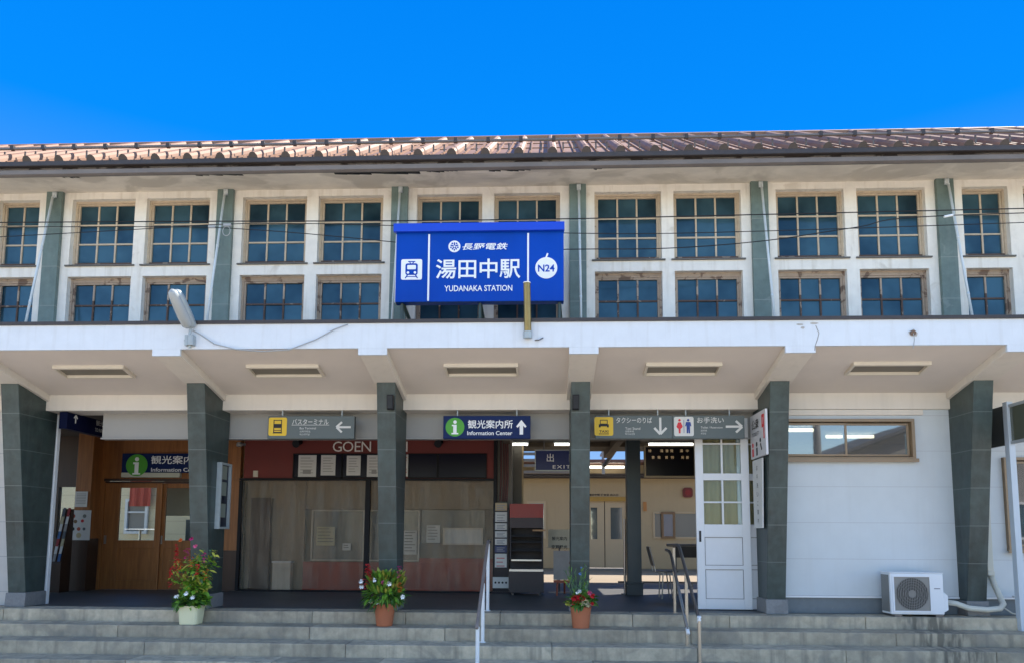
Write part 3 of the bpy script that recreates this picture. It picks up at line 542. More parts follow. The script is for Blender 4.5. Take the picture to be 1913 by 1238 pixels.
# interior post
ipx, ipy = 1.135, 3.15
g = MB(); g.box(ipx - 0.125, ipx + 0.125, ipy, ipy + 0.25, 0.22, 2.94); ip = obj('interior_post', g, teal_post, B, bevel=0.005)
g = MB(); g.box(ipx - 0.145, ipx + 0.145, ipy - 0.02, ipy + 0.27, 0, 0.20); g.box(ipx - 0.16, ipx + 0.16, ipy - 0.035, ipy + 0.285, 0.2, 0.225); obj('plinth', g, M('post_plinth', (0.06, 0.07, 0.075), 0.6), ip, bevel=0.005)
# white sliding doors
def white_door(x0, x1, y):
    z0, z1 = 0.015, 2.80; st = 0.115
    f = MB(); f.box(x0, x0 + st, y, y + 0.045, z0, z1); f.box(x1 - st, x1, y, y + 0.045, z0, z1); a, b_ = x0 + st, x1 - st
    rails = [(z0, 0.16), (0.50, 0.555), (0.93 - 0.02, 1.20), (1.86, 1.96), (2.70, z1)]
    rails = [(z0, 0.16), (0.585, 0.64), (1.05, 1.235), (1.88, 1.98), (2.74, z1)]
    for p, q in rails: f.box(a, b_, y, y + 0.045, p, q)
    xm = (a + b_) / 2
    for p, q in ((1.235, 1.88), (1.98, 2.74)):
        f.box(xm - 0.014, xm + 0.014, y + 0.004, y + 0.04, p, q); zm = (p + q) / 2 if p < 1.5 else 2.42
        f.box(a, xm - 0.014, y + 0.005, y + 0.04, zm - 0.012, zm + 0.012); f.box(xm + 0.014, b_, y + 0.005, y + 0.04, zm - 0.012, zm + 0.012)
    for p, q in ((0.16, 0.585), (0.64, 1.05)): f.box(a, b_, y + 0.018, y + 0.034, p, q)
    o = obj('white_sliding_door', f, M('white_door_paint', (0.74, 0.75, 0.76), 0.5, 0.04, 5, 0.04, patch=(6, 0.70, 0.6, (0.38, 0.27, 0.2))), B, bevel=0.004)
    gl = MB(); gl.box(a, b_, y + 0.02, y + 0.025, 1.235, 1.88); gl.box(a, b_, y + 0.02, y + 0.025, 1.98, 2.74); obj('glass', gl, glass('clear_pane', (0.05, 0.05, 0.04), 0.9, 0.02, 0.015, 0.03), o)
    cu = MB(); n_ = 24; vs = []
    for i in range(n_ + 1):
        xx = a + (b_ - a) * i / n_; yy = y + 0.075 + 0.018 * math.sin(i * 1.15) + 0.008 * math.sin(i * 2.9); vs += [(xx, yy, 1.2), (xx, yy, 2.76)]
    cu.add(vs, [(2 * i, 2 * i + 2, 2 * i + 3, 2 * i + 1) for i in range(n_)]); obj('curtain', cu, curtain_m, o, smooth=True)
    bd = MB()
    for p, q in ((0.16, 0.585), (0.64, 1.05)): bd.frame(a, b_, p, q, y + 0.008, y + 0.0175, 0.009)
    obj('panel_bead', bd, M('grimy_bead', (0.26, 0.25, 0.25), 0.8, 0.3, 12), o)
    h = MB(); h.box(x0 + 0.035, x0 + 0.065, y - 0.006, y - 0.0005, 0.98, 1.14); obj('pull_handle', h, ink, o)
wdx = PY(1306, 1050, 0.47)[0]
white_door(1.72, 2.50, 0.47); white_door(2.34, 3.1, 0.53)
# speakers on columns, interior side wall to the platform building
# ================================================================== CEILING LIGHTS UNDER THE CANOPY
def canopy_light(xc, lab):
    t = thing('canopy_light', lab, 'ceiling light', (xc, -0.62, 3.24), 'recessed strip lights under the canopy')
    cz = lambda y: 3.452 - (y + 1.262) * 0.2353
    def slab(g, xa, xb, ya, yb, h, off=0.0): g.prism([(ya, cz(ya) + 0.002 - off), (yb, cz(yb) + 0.002 - off), (yb, cz(yb) - h), (ya, cz(ya) - h)], xa, xb)
    g = MB(); slab(g, xc - 0.5, xc + 0.5, -0.80, -0.765, 0.045); slab(g, xc - 0.5, xc + 0.5, -0.515, -0.48, 0.045); slab(g, xc - 0.5, xc - 0.47, -0.765, -0.515, 0.045); slab(g, xc + 0.47, xc + 0.5, -0.765, -0.515, 0.045)
    obj('housing', g, cream_enamel, t)
    g = MB(); slab(g, xc - 0.468, xc + 0.468, -0.763, -0.517, 0.008); obj('reflector', g, M('recess_shade', (0.20, 0.18, 0.145), 0.6), t)  # plate darkened to paint in the shade of the recess
for i, k in enumerate(range(-3, 2)):
    canopy_light((k + 0.5) * S, ('strip light in the canopy ceiling above the wooden doors', 'strip light in the canopy ceiling between second and third columns', 'strip light in the canopy ceiling below the blue station sign', 'strip light in the canopy ceiling above the white sliding doors', 'strip light in the canopy ceiling above the high bronze window')[i])

# ================================================================== STATION NAME SIGN
SY = -0.62
def sgn(px, py): return PY(px, py, SY - 0.1)
T = thing('station_sign', 'large blue station name sign with train pictogram, white lettering and hood on the canopy roof', 'sign', (-1.42, SY, 3.82))
sx0, sz0 = PY(738, 562, SY - 0.1); sx1, sz1 = PY(1053, 425, SY - 0.1); sz0 -= 0.02
g = MB(); g.box(sx0, sx1, SY - 0.1, SY + 0.06, sz0, sz1 - 0.02); pn = obj('panel', g, sign_blue, T, bevel=0.004)
g = MB(); g.prism([(SY - 0.17, sz1 - 0.06), (SY - 0.17, sz1 + 0.055), (SY + 0.08, sz1 + 0.07), (SY + 0.08, sz1 - 0.018), (SY - 0.1, sz1 - 0.018), (SY - 0.105, sz1 - 0.06)], sx0 - 0.03, sx1 + 0.01); obj('hood', g, M('hood_blue', (0.0, 0.05, 0.55), 0.35, 0.04, 2, 0.01), T, bevel=0.004)
yt = SY - 0.1; g = MB()
for px in (801, 986.5):
    a = sgn(px, 500)[0]; g.box(a - 0.012, a + 0.012, yt - 0.012, yt - 0.001, sz0 + 0.01, sz1 - 0.08)
g.box(sx0 - 0.012, sx0 - 0.001, SY - 0.08, SY + 0.05, sz0, sz1 - 0.08); obj('divider', g, sign_white, T)
yt2 = yt - 0.001
def let(T, nm, mat, *a, **k):
    g = MB(); text(g, *a, **k); return obj(nm, g, mat, T)
def arr(T, mat, *a):
    g = MB(); arrow(g, *a); return obj('arrow', g, mat, T)
let(T, 'station_name', sign_white, '湯田中駅', *sgn(893, 502.5), yt2, wd=sgn(973, 503)[0] - sgn(815, 503)[0], h=sgn(893, 484)[1] - sgn(893, 521)[1], bold=0.014)
let(T, 'english_name', sign_white, 'YUDANAKA STATION', *sgn(893.5, 539), yt2, wd=sgn(957, 539)[0] - sgn(830, 539)[0], h=0.083, bold=0.014)
let(T, 'railway_name', sign_white, '長野電鉄', *sgn(906, 461), yt2, wd=sgn(949, 461)[0] - sgn(864, 461)[0], h=0.098, bold=0.012, shear=0.2)
x, z = sgn(769, 504); g = MB(); g.rrect(x - 0.145, x + 0.145, z - 0.145, z + 0.145, yt2, 0.025); obj('pictogram_tile', g, sign_white, T); g = MB()
x2, z2 = sgn(1020.5, 501); g.disc(x2, yt2, z2, 0.15, n=40); g.stroke((x2 - 0.005, z2 + 0.14), (x2 + 0.02, z2 + 0.205), 0.022, yt2, 0.0045); obj('apple_emblem', g, sign_white, T)
x3, z3 = sgn(849, 461); g = MB(); g.disc(x3, yt2, z3, 0.083, n=32); obj('railway_emblem', g, sign_white, T)
y4 = yt2 - 0.0045
let(T, 'station_number', sign_blue, 'N24', x2, z2 - 0.005, y4, h=0.10, wd=0.225, bold=0.02); g = MB()
g.rrect(x - 0.085, x + 0.085, z - 0.08, z + 0.085, y4, 0.03, 0.003); g.box(x - 0.05, x + 0.05, y4 - 0.003, y4, z + 0.105, z + 0.117); g.stroke((x - 0.03, z + 0.105), (x - 0.012, z + 0.085), 0.01, y4); g.stroke((x + 0.03, z + 0.105), (x + 0.012, z + 0.085), 0.01, y4)
g.stroke((x - 0.085, z - 0.125), (x - 0.055, z - 0.08), 0.014, y4); g.stroke((x + 0.085, z - 0.125), (x + 0.055, z - 0.08), 0.014, y4); g.box(x - 0.07, x + 0.07, y4 - 0.0025, y4, z - 0.108, z - 0.098); obj('train_pictogram', g, sign_blue, T); g = MB()
for i in range(5):
    a = R(90 + 72 * i); g.stroke((x3 + 0.012 * math.cos(a), z3 + 0.012 * math.sin(a)), (x3 + 0.055 * math.cos(a), z3 + 0.055 * math.sin(a)), 0.017, y4, 0.003)
    b_ = a + R(36); g.disc(x3 + 0.05 * math.cos(b_), y4, z3 + 0.05 * math.sin(b_), 0.012, 0.0028, 10)
obj('emblem_petals', g, sign_blue, T)
g = MB(); y5 = y4 - 0.0035; g.rrect(x - 0.06, x + 0.06, z + 0.0, z + 0.06, y5, 0.012, 0.002); g.disc(x - 0.048, y5, z - 0.045, 0.018, 0.002, 14); g.disc(x + 0.048, y5, z - 0.045, 0.018, 0.002, 14); obj('pictogram_detail', g, sign_white, T)
for px in (752, 897, 1045):
    a = PY(px, 570, SY)[0]; g = MB(); g.tube([(a, SY - 0.02, sz0 + 0.3), (a, SY - 0.02, sz0 - 0.02)], 0.02, 6); g.tube([(a, SY - 0.02, sz0 + 0.02), (a + (0.12 if px < 800 else 0.06), 0.12, 3.85)], 0.026, 6); g.tube([(a, SY - 0.02, sz0), (a, SY - 0.02, 3.80)], 0.022, 6); obj('bracket', g, M('bracket_green', (0.05, 0.075, 0.07), 0.5), T)

# ================================================================== LAMPS ON THE FASCIA
x, z = PY(986, 624, -1.36)
T = thing('sign_lamp', 'brass tube lamp standing on the white fascia in front of the blue sign', 'lamp', (x, -1.302, z))
g = MB(); g.tube([(x, -1.36, z + 0.04), (x - 0.012, -1.42, z + 0.64)], 0.045, 16); obj('tube', g, brass, T, smooth=False)
g = MB(); g.tube([(x, -1.355, z - 0.05), (x, -1.36, z + 0.035)], 0.056, 16); g.cbox(x, -1.32, z - 0.01, 0.05, 0.036, 0.06); obj('socket', g, galv, T)
g = MB(); g.tube([(x - 0.012, -1.42, z + 0.64), (x - 0.012, -1.42, z + 0.65)], 0.047, 16); obj('end_cap', g, sign_white, T)
x, z = PY(352, 634, -1.37)
T = thing('floodlight', 'grey street lamp head leaning up from the fascia by the second column', 'lamp', (x, -1.302, z))
a = Vector((x - 0.005, -1.38, z + 0.16)); b_ = Vector((PY(320, 541, -1.75)[0], -1.75, PY(320, 541, -1.75)[1]))
g = MB(); d = (b_ - a); q = [a + d * t for t in (0, 0.06, 0.3, 0.6, 0.85, 0.95, 1.0)]
g.tube(q, [0.04, 0.066, 0.074, 0.071, 0.065, 0.05, 0.018], 14); obj('lens', g, lamp_lens, T, smooth=True)
g = MB(); off = Vector((0.03, 0.06, 0.016)); g.tube([p + off for p in q], [0.03, 0.06, 0.068, 0.068, 0.062, 0.05, 0.018], 10); obj('housing', g, galv, T, smooth=True)
g = MB(); g.tube([(x + 0.01, -1.34, z - 0.1), (x, -1.35, z + 0.05), a + off * 0.6, a + d * 0.12 + off], 0.018, 8); obj('arm', g, galv, T)
g = MB(); g.cbox(x + 0.03, -1.345, z - 0.005, 0.07, 0.08, 0.13); g.cbox(x - 0.03, -1.34, z - 0.005, 0.04, 0.07, 0.14); g.cbox(x - 0.06, -1.33, z - 0.0, 0.03, 0.02, 0.02); obj('ballast_box', g, galv, T, bevel=0.004)
g = MB(); pts = [(360, 617, -1.34), (375, 625, -1.33), (400, 642, -1.33), (440, 652, -1.33), (490, 656, -1.33), (540, 653, -1.33), (590, 634, -1.33), (625, 615, -1.33), (650, 606, -1.33)]
g.tube([(PY(a, b, c)[0], c, PY(a, b, c)[1]) for a, b, c in pts], 0.008, 6); obj('cable', g, wire_g, T, smooth=True)
x, z = PY(1706, 622, -1.32)
T = thing('broken_fitting', 'broken lamp fitting with hanging wire on the right part of the white fascia', 'fitting', (x, -1.302, z))
g = MB(); g.tube([(x, -1.303, z + 0.01), (x, -1.33, z)], 0.032, 10); obj('base', g, M('rusty_base', (0.15, 0.10, 0.075), 0.8), T)
g = MB(); g.tube([(x, -1.325, z), (x + 0.005, -1.335, z - 0.08), (x - 0.01, -1.32, z - 0.19)], 0.005, 5); obj('wire', g, wire_g, T)
x, z = PY(1007, 632, -1.31); g = MB(); g.tube([(x - 0.05, -1.305, z - 0.02), (x + 0.0, -1.34, z - 0.025), (x + 0.05, -1.31, z + 0.01)], 0.008, 6)
obj('bent_bracket', g, steel_dark, label='small bent metal bracket on the fascia right of the brass lamp', cat='bracket')
# overhead wires in front of the upper windows
WR = [([(-500, 419), (360, 414), (730, 413), (1070, 409), (1430, 401), (2600, 374)], 'topmost dark overhead wire crossing in front of the upper windows', 0.008),
      ([(-500, 427), (250, 424), (480, 430), (730, 452), (900, 470)], 'overhead wire dropping rightward behind the blue sign', 0.006),
      ([(-500, 470), (200, 432), (400, 420), (560, 418), (800, 424), (1070, 436), (1430, 432), (2600, 392)], 'overhead wire sagging between the left windows and rising to the right', 0.006),
      ([(900, 470), (1070, 466), (1250, 464), (1430, 450), (1600, 425), (1770, 403), (2600, 382)], 'overhead wire climbing from the blue sign to the sixth pilaster', 0.007)]
for pts, lab, r in WR:
    g = MB(); P3 = [Vector((PY(a, b, -0.42)[0], -0.42, PY(a, b, -0.42)[1])) for a, b in pts]
    pp = []
    for i in range(len(P3) - 1):
        p0_, p1_, p2_, p3_ = P3[max(0, i - 1)], P3[i], P3[i + 1], P3[min(len(P3) - 1, i + 2)]
        for j in range(6):
            t = j / 6; pp.append(0.5 * ((2 * p1_) + (p2_ - p0_) * t + (2 * p0_ - 5 * p1_ + 4 * p2_ - p3_) * t * t + (3 * p1_ - p0_ - 3 * p2_ + p3_) * t ** 3))
    pp.append(P3[-1]); g.tube(pp, r, 5); obj('overhead_wire', g, wire_m, label=lab, cat='wire', group='overhead wires across the facade')
g = MB(); x, z = PY(423, 432, -0.42); g.tube([(x + 0.055 * math.cos(a_ * 0.3), -0.42, z + 0.07 * math.sin(a_ * 0.3)) for a_ in range(22)], 0.006, 5)
g.cbox(x + 0.01, -0.42, z + 0.09, 0.11, 0.03, 0.035); x, z = PY(396, 424, -0.42); g.cbox(x, -0.42, z, 0.10, 0.03, 0.035)
obj('wire_coil', g, wire_g, label='pale cable clamp and spare loop hanging on the wires by the second pilaster', cat='cable clamp')
g = MB(); x, z = PY(1772, 404, -0.42); g.tube([(x - 0.06, -0.42, z - 0.01), (x + 0.06, -0.42, z + 0.015)], 0.017, 8)
obj('wire_clamp', g, sign_white, label='white cable clamp on the wire by the rightmost pilaster', cat='cable clamp')

# ================================================================== DIRECTION SIGNS UNDER THE HEADER
SGY = 0.16
def sp_(px, py): return PY(px, py, SGY)
def board(name, lab, px0, px1, mat, py=776, top=2.79, bot=2.455):
    x0 = sp_(px0, 797)[0]; x1 = sp_(px1, 797)[0]; T = thing(name, lab, 'sign', ((x0 + x1) / 2, SGY, bot), 'hanging direction signs')
    g = MB(); g.box(x0, x1, SGY, SGY + 0.09, bot, top); obj('board', g, mat, T, bevel=0.004)
    g = MB(); g.tube([(x0 + 0.2, SGY + 0.05, top), (x0 + 0.2, SGY + 0.05, 2.88)], 0.012, 6); g.tube([(x1 - 0.2, SGY + 0.05, top), (x1 - 0.2, SGY + 0.05, 2.88)], 0.012, 6); obj('hanger', g, galv, T); return T
ys = SGY - 0.001
T = board('direction_sign', 'grey bus direction sign with yellow bus pictogram and left arrow', 500, 662, sign_grey)
x, z = sp_(519, 796); g = MB(); g.rrect(x - 0.135, x + 0.135, z - 0.135, z + 0.135, ys, 0.025); obj('pictogram_tile', g, sign_yellow, T)
g = MB(); y6 = ys - 0.0045; g.frame(x - 0.063, x + 0.063, z - 0.09, z + 0.10, y6 - 0.003, y6, 0.012); g.box(x - 0.051, x + 0.051, y6 - 0.003, y6, z - 0.02, z + 0.04); g.box(x - 0.07, x + 0.07, y6 - 0.0035, y6, z - 0.1, z - 0.0895); g.box(x - 0.051, x + 0.051, y6 - 0.003, y6, z - 0.06, z - 0.05); obj('pictogram', g, ink, T)
SOW = M('sign_offwhite', (0.62, 0.61, 0.58), 0.5, 0.02, 2, 0)
let(T, 'japanese_lettering', SOW, 'バスターミナル', *sp_(580, 787), ys, wd=sp_(614, 787)[0] - sp_(546, 787)[0], h=0.085, bold=0.006)
x, z = sp_(580, 793); g = MB(); g.box(x - 0.28, x + 0.28, ys - 0.002, ys, z - 0.003, z + 0.003); obj('underline', g, SOW, T)
for bd, py, h_ in (('Bus Terminal', 799, 0.032), ('公共汽车站', 805, 0.03), ('버스터미널', 810.5, 0.03)): let(T, 'translation', SOW, bd, *sp_(560, py), ys, h=h_, align='L')
arr(T, SOW, *sp_(642, 797), ys, 0.105, math.pi, 0.03)
T = board('direction_sign', 'dark blue hanging sign with green information disc and up arrow', 828, 991, sign_blue_dark)
x, z = sp_(850, 797); g = MB(); g.disc(x, ys, z, 0.138, n=36); obj('green_disc', g, sign_green, T)
g = MB(); g.disc(x, ys - 0.0045, z + 0.075, 0.026, 0.003, 18); g.box(x - 0.025, x + 0.025, ys - 0.0075, ys - 0.0045, z - 0.09, z + 0.035); g.box(x - 0.045, x - 0.025, ys - 0.0075, ys - 0.0045, z + 0.015, z + 0.035); g.box(x - 0.05, x + 0.05, ys - 0.0078, ys - 0.0045, z - 0.105, z - 0.085); obj('information_letter', g, sign_white, T)
let(T, 'japanese_lettering', sign_white, '観光案内所', *sp_(916, 791.5), ys, wd=sp_(958, 791)[0] - sp_(874, 791)[0], h=0.125, bold=0.01); let(T, 'english_lettering', sign_white, 'Information Center', *sp_(915, 808), ys, wd=sp_(957, 791)[0] - sp_(873, 791)[0], h=0.06, bold=0.012)
x2, z2 = sp_(974, 798); g = MB(); g.prism([(x2 - 0.075, z2 + 0.02), (x2, z2 + 0.115), (x2 + 0.075, z2 + 0.02), (x2 + 0.055, z2 - 0.0), (x2 + 0.025, z2 + 0.03), (x2 + 0.025, z2 - 0.1), (x2 - 0.025, z2 - 0.1), (x2 - 0.025, z2 + 0.03), (x2 - 0.055, z2 - 0.0)], ys - 0.004, ys, 'Y'); obj('arrow', g, sign_white, T)
T = board('direction_sign', 'grey taxi sign with yellow taxi pictogram and down arrow', 1112, 1256, sign_grey)
x, z = sp_(1128, 795.5); g = MB(); g.rrect(x - 0.135, x + 0.135, z - 0.135, z + 0.135, ys, 0.025); obj('pictogram_tile', g, sign_yellow, T)
g = MB(); g.frame(x - 0.055, x + 0.055, z + 0.03, z + 0.095, y6 - 0.003, y6, 0.01); g.box(x - 0.072, x - 0.045, y6 - 0.003, y6, z - 0.015, z + 0.03); g.box(x + 0.045, x + 0.072, y6 - 0.003, y6, z - 0.015, z + 0.03); g.box(x - 0.045, x + 0.045, y6 - 0.003, y6, z + 0.0, z + 0.03); obj('pictogram', g, ink, T); g = MB(); let(T, 'taxi_lettering', ink, 'TAXI', x, z - 0.075, y6, wd=0.13, h=0.035, bold=0.02); g.box(x - 0.072, x + 0.072, y6 - 0.003, y6, z - 0.115, z - 0.105); obj('underline', g, ink, T)
let(T, 'japanese_lettering', SOW, 'タクシーのりば', *sp_(1184.5, 784), ys, wd=sp_(1218, 784)[0] - sp_(1151, 784)[0], h=0.085, bold=0.006)
for bd, py, h_ in (('Taxi Stand', 799.5, 0.036), ('出租车站', 804.8, 0.03), ('택시승강장', 809.8, 0.028)): let(T, 'translation', SOW, bd, *sp_(1168, py), ys, h=h_, align='L')
arr(T, SOW, *sp_(1233.5, 794.5), ys, 0.12, -math.pi / 2, 0.032)
T = board('direction_sign', 'grey toilets sign with red and blue figures and right arrow', 1256.5, 1391, sign_grey)
x, z = sp_(1277.5, 795); g = MB(); g.rrect(x - 0.14, x + 0.14, z - 0.145, z + 0.135, ys, 0.025); obj('pictogram_tile', g, SOW, T)
def figure(g, x, z, woman):
    g.disc(x, y6, z + 0.085, 0.018, 0.003, 16)
    if woman: g.prism([(x - 0.02, z + 0.055), (x + 0.02, z + 0.055), (x + 0.045, z - 0.01), (x + 0.03, z - 0.03), (x + 0.014, z - 0.04), (x + 0.012, z - 0.105), (x - 0.012, z - 0.105), (x - 0.014, z - 0.04), (x - 0.03, z - 0.03), (x - 0.045, z - 0.01)], y6 - 0.003, y6, 'Y')
    else: g.prism([(x - 0.032, z + 0.06), (x + 0.032, z + 0.06), (x + 0.044, z - 0.0), (x + 0.03, z - 0.005), (x + 0.024, z + 0.02), (x + 0.024, z - 0.105), (x + 0.004, z - 0.105), (x, z - 0.03), (x - 0.004, z - 0.105), (x - 0.024, z - 0.105), (x - 0.024, z + 0.02), (x - 0.03, z - 0.005), (x - 0.044, z - 0.0)], y6 - 0.003, y6, 'Y')
g = MB(); figure(g, x - 0.062, z, True); obj('red_figure', g, pic_red, T)
g = MB(); figure(g, x + 0.062, z, False); g.box(x - 0.003, x + 0.003, y6 - 0.003, y6, z - 0.1, z + 0.09); obj('blue_figure', g, pic_blue, T)
let(T, 'japanese_lettering', SOW, 'お手洗い', *sp_(1327, 784), ys, wd=sp_(1352, 784)[0] - sp_(1302, 784)[0], h=0.085, bold=0.006)
for bd, py, h_ in (('Toilet / Restroom', 797.5, 0.03), ('洗手间', 803.5, 0.028), ('화장실', 808.8, 0.026)): let(T, 'translation', SOW, bd, *sp_(1309, py), ys, h=h_, align='L')
arr(T, SOW, *sp_(1371, 796), ys, 0.115, 0, 0.032)

# navy sign crossing the left bay at an angle
T = thing('hanging_sign', 'navy hanging sign set at an angle behind the leftmost column', 'sign', (-7.4, 0.9, 2.6))
zb = 2.62; zt_ = 3.02; hl = PZ(111, 793.4, zb); hr = PZ(190, 817, zb); hx = (hl[0] + hr[0]) / 2
hy0, hy1 = 0.64, 1.62; ln = hy1 - hy0; zt_ = 2.94
def TR(v): return Vector((hx - v.y, hy0 + v.x, v.z))          # local x runs back from the street, facing +X
g = MB(); g.T = TR; g.box(-0.40, ln, 0, 0.12, zb, 2.872); obj('board', g, M('hanging_navy', (0.002, 0.005, 0.03), 0.5, 0.05, 2, 0, spec=0.15), T)
for nm, bd, xx, zz, wd_, h_ in (('japanese_lettering', '観光案内', 0.52, zb + 0.20, 0.40, 0.09), ('english_lettering', 'TO INFORMATION', 0.55, zb + 0.085, 0.5, 0.06)):
    g = MB(); g.T = TR; text(g, bd, xx, zz, -0.001, wd=wd_, h=h_, bold=0.01); obj(nm, g, SOW, T)
g = MB(); g.T = TR; arrow(g, -0.2, zb + 0.17, -0.001, 0.06, math.pi / 2, 0.02); obj('arrow', g, SOW, T)
# information sign over the wooden doors
yi = 3.30
def ii(px, py): return PY(px, py, yi)
x0, z1 = ii(229, 846); x1, z0 = ii(412, 884)
T = thing('door_sign', 'navy information centre sign with green disc over the wooden doors', 'sign', ((x0 + x1) / 2, yi, z0))
g = MB(); g.box(x0, x1, yi, yi + 0.08, z0 + 0.02, z1); obj('board', g, sign_blue_dark, T); g = MB(); g.box(x0, ii(336, 880)[0], yi - 0.004, yi + 0.08, z0 - 0.07, z0 + 0.018); obj('strip', g, M('sign_strip', (0.5, 0.49, 0.4), 0.6), T)
x, z = ii(256, 868); g = MB(); g.disc(x, yi - 0.006, z, 0.21, n=36); obj('green_disc', g, sign_green, T)
g = MB(); y7 = yi - 0.0105; g.disc(x, y7, z + 0.115, 0.04, 0.003, 18); g.box(x - 0.038, x + 0.038, y7 - 0.003, y7, z - 0.15, z + 0.055); g.box(x - 0.07, x - 0.038, y7 - 0.003, y7, z + 0.02, z + 0.055); g.box(x - 0.075, x + 0.075, y7 - 0.0034, y7, z - 0.18, z - 0.15); obj('information_letter', g, sign_white, T)
let(T, 'japanese_lettering', sign_white, '観光案内所', *ii(332, 858), yi - 0.001, wd=ii(382, 858)[0] - ii(283, 858)[0], h=0.16, bold=0.01); let(T, 'english_lettering', sign_white, 'Information Center', *ii(330, 876.5), yi - 0.001, wd=ii(378, 858)[0] - ii(283, 858)[0], h=0.075, bold=0.01)
# toilet sign projecting from the fifth column's inner face
xs_ = 2.54
def cx_(px, py):
    d = ray(px, py); p = C_ + d * ((xs_ - C_.x) / d.x); return p.y, p.z
T = thing('toilet_sign', 'white toilet sign board on the inner face of the column by the white doors', 'sign', (xs_, 0.0, 2.2))
y0_, y1_ = -0.38, 0.37; zt0, zb0 = 2.80, 2.17
def TS(v): return Vector((xs_ - 0.012 + v.y, y1_ - v.x, v.z))       # local x runs from back to front, facing -X
LN = y1_ - y0_
g = MB(); g.T = TS; g.box(0, LN, -0.02, 0.012, zb0, zt0); obj('board', g, M('toilet_board', (0.58, 0.58, 0.6), 0.5, 0.03, 2, 0), T, bevel=0.004)
g = MB(); g.T = TS; text(g, '公衆', LN * 0.36, zt0 - 0.15, -0.021, wd=0.34, h=0.14, bold=0.01); obj('japanese_lettering', g, ink, T); g = MB(); g.T = TS; text(g, 'TOILET', LN * 0.36, zt0 - 0.29, -0.021, wd=0.34, h=0.05); obj('english_lettering', g, ink, T); g = MB(); g.T = TS; g.disc(LN * 0.42, -0.021, 2.36, 0.035, 0.003, 14); g.box(LN * 0.38, LN * 0.46, -0.024, -0.021, 2.20, 2.31); g.disc(LN * 0.66, -0.021, 2.40, 0.03, 0.003, 14); g.stroke((LN * 0.66, 2.35), (LN * 0.74, 2.26), 0.03, -0.021); obj('figures', g, ink, T)
g = MB(); g.T = TS; g.disc(LN * 0.16, -0.021, 2.36, 0.035, 0.003, 14); g.box(LN * 0.11, LN * 0.21, -0.024, -0.021, 2.20, 2.31); g.frame(LN * 0.78, LN * 0.93, 2.56, 2.74, -0.024, -0.021, 0.04); g.box(LN * 0.88, LN * 0.93, -0.024, -0.021, 2.40, 2.555); obj('red_marks', g, pic_red, T)
T = thing('notice_strip', 'tall narrow white notice strip below the toilet sign on the column', 'sign', (xs_, 0.2, 1.17))
g = MB(); g.T = TS; g.prism([(0.02, 1.18), (0.42, 1.18), (0.50, 2.15), (0.02, 2.15)], -0.008, 0.012, 'Y'); obj('board', g, M('strip_white', (0.62, 0.62, 0.6), 0.5, 0.05, 4, 0), T)
g = MB(); g.T = TS
for i, ch in enumerate('お手洗いご案内'): text(g, ch, 0.25, 2.03 - 0.125 * i, -0.009, h=0.07)
obj('lettering', g, ink, T)
# speakers on columns three and four
for i, (px, k) in enumerate(((732, -1), (1075, 0))):
    y_ = -0.36; x, z = PY(px, 753, y_); T = thing('speaker', ('black speaker box high on the column left of the shop letters', 'black speaker box high on the column right of the information sign')[i], 'speaker', (x, y_, z), 'speakers on the columns')
    sl_ = lambda zz: 0.02 - 0.47 * (zz - 0.2) / 2.965
    g = MB(); g.prism([(sl_(z - 0.1) - 0.09, z - 0.1), (sl_(z + 0.1) - 0.09, z + 0.1), (sl_(z + 0.1) - 0.004, z + 0.1), (sl_(z - 0.1) - 0.004, z - 0.1)], x - 0.045, x + 0.045); obj('cabinet', g, black, T, bevel=0.006)
    g = MB(); g.prism([(sl_(z - 0.085) - 0.094, z - 0.085), (sl_(z + 0.085) - 0.094, z + 0.085), (sl_(z + 0.085) - 0.091, z + 0.085), (sl_(z - 0.085) - 0.091, z - 0.085)], x - 0.036, x + 0.036); obj('grille', g, M('speaker_cloth', (0.03, 0.032, 0.035), 0.9, 0.2, 80, 0.1), T)
# shop lettering
yg = 3.415
T = thing('shop_lettering', 'raised cream letters on the dark red shop wall', 'sign', (-4.1, yg, 2.7))
h_ = PY(650, 823, yg)[1] - PY(650, 842, yg)[1]
for ch, px in (('G', 631), ('O', 651), ('E', 669), ('N', 685), ('N', 753)):
    g = MB(); text(g, ch, *PY(px, 833.5, yg), yg, h=h_, bold=0.0, t=0.03); g.v = g.v; n0 = len(g.v); obj('letter', g, letter_white, T)

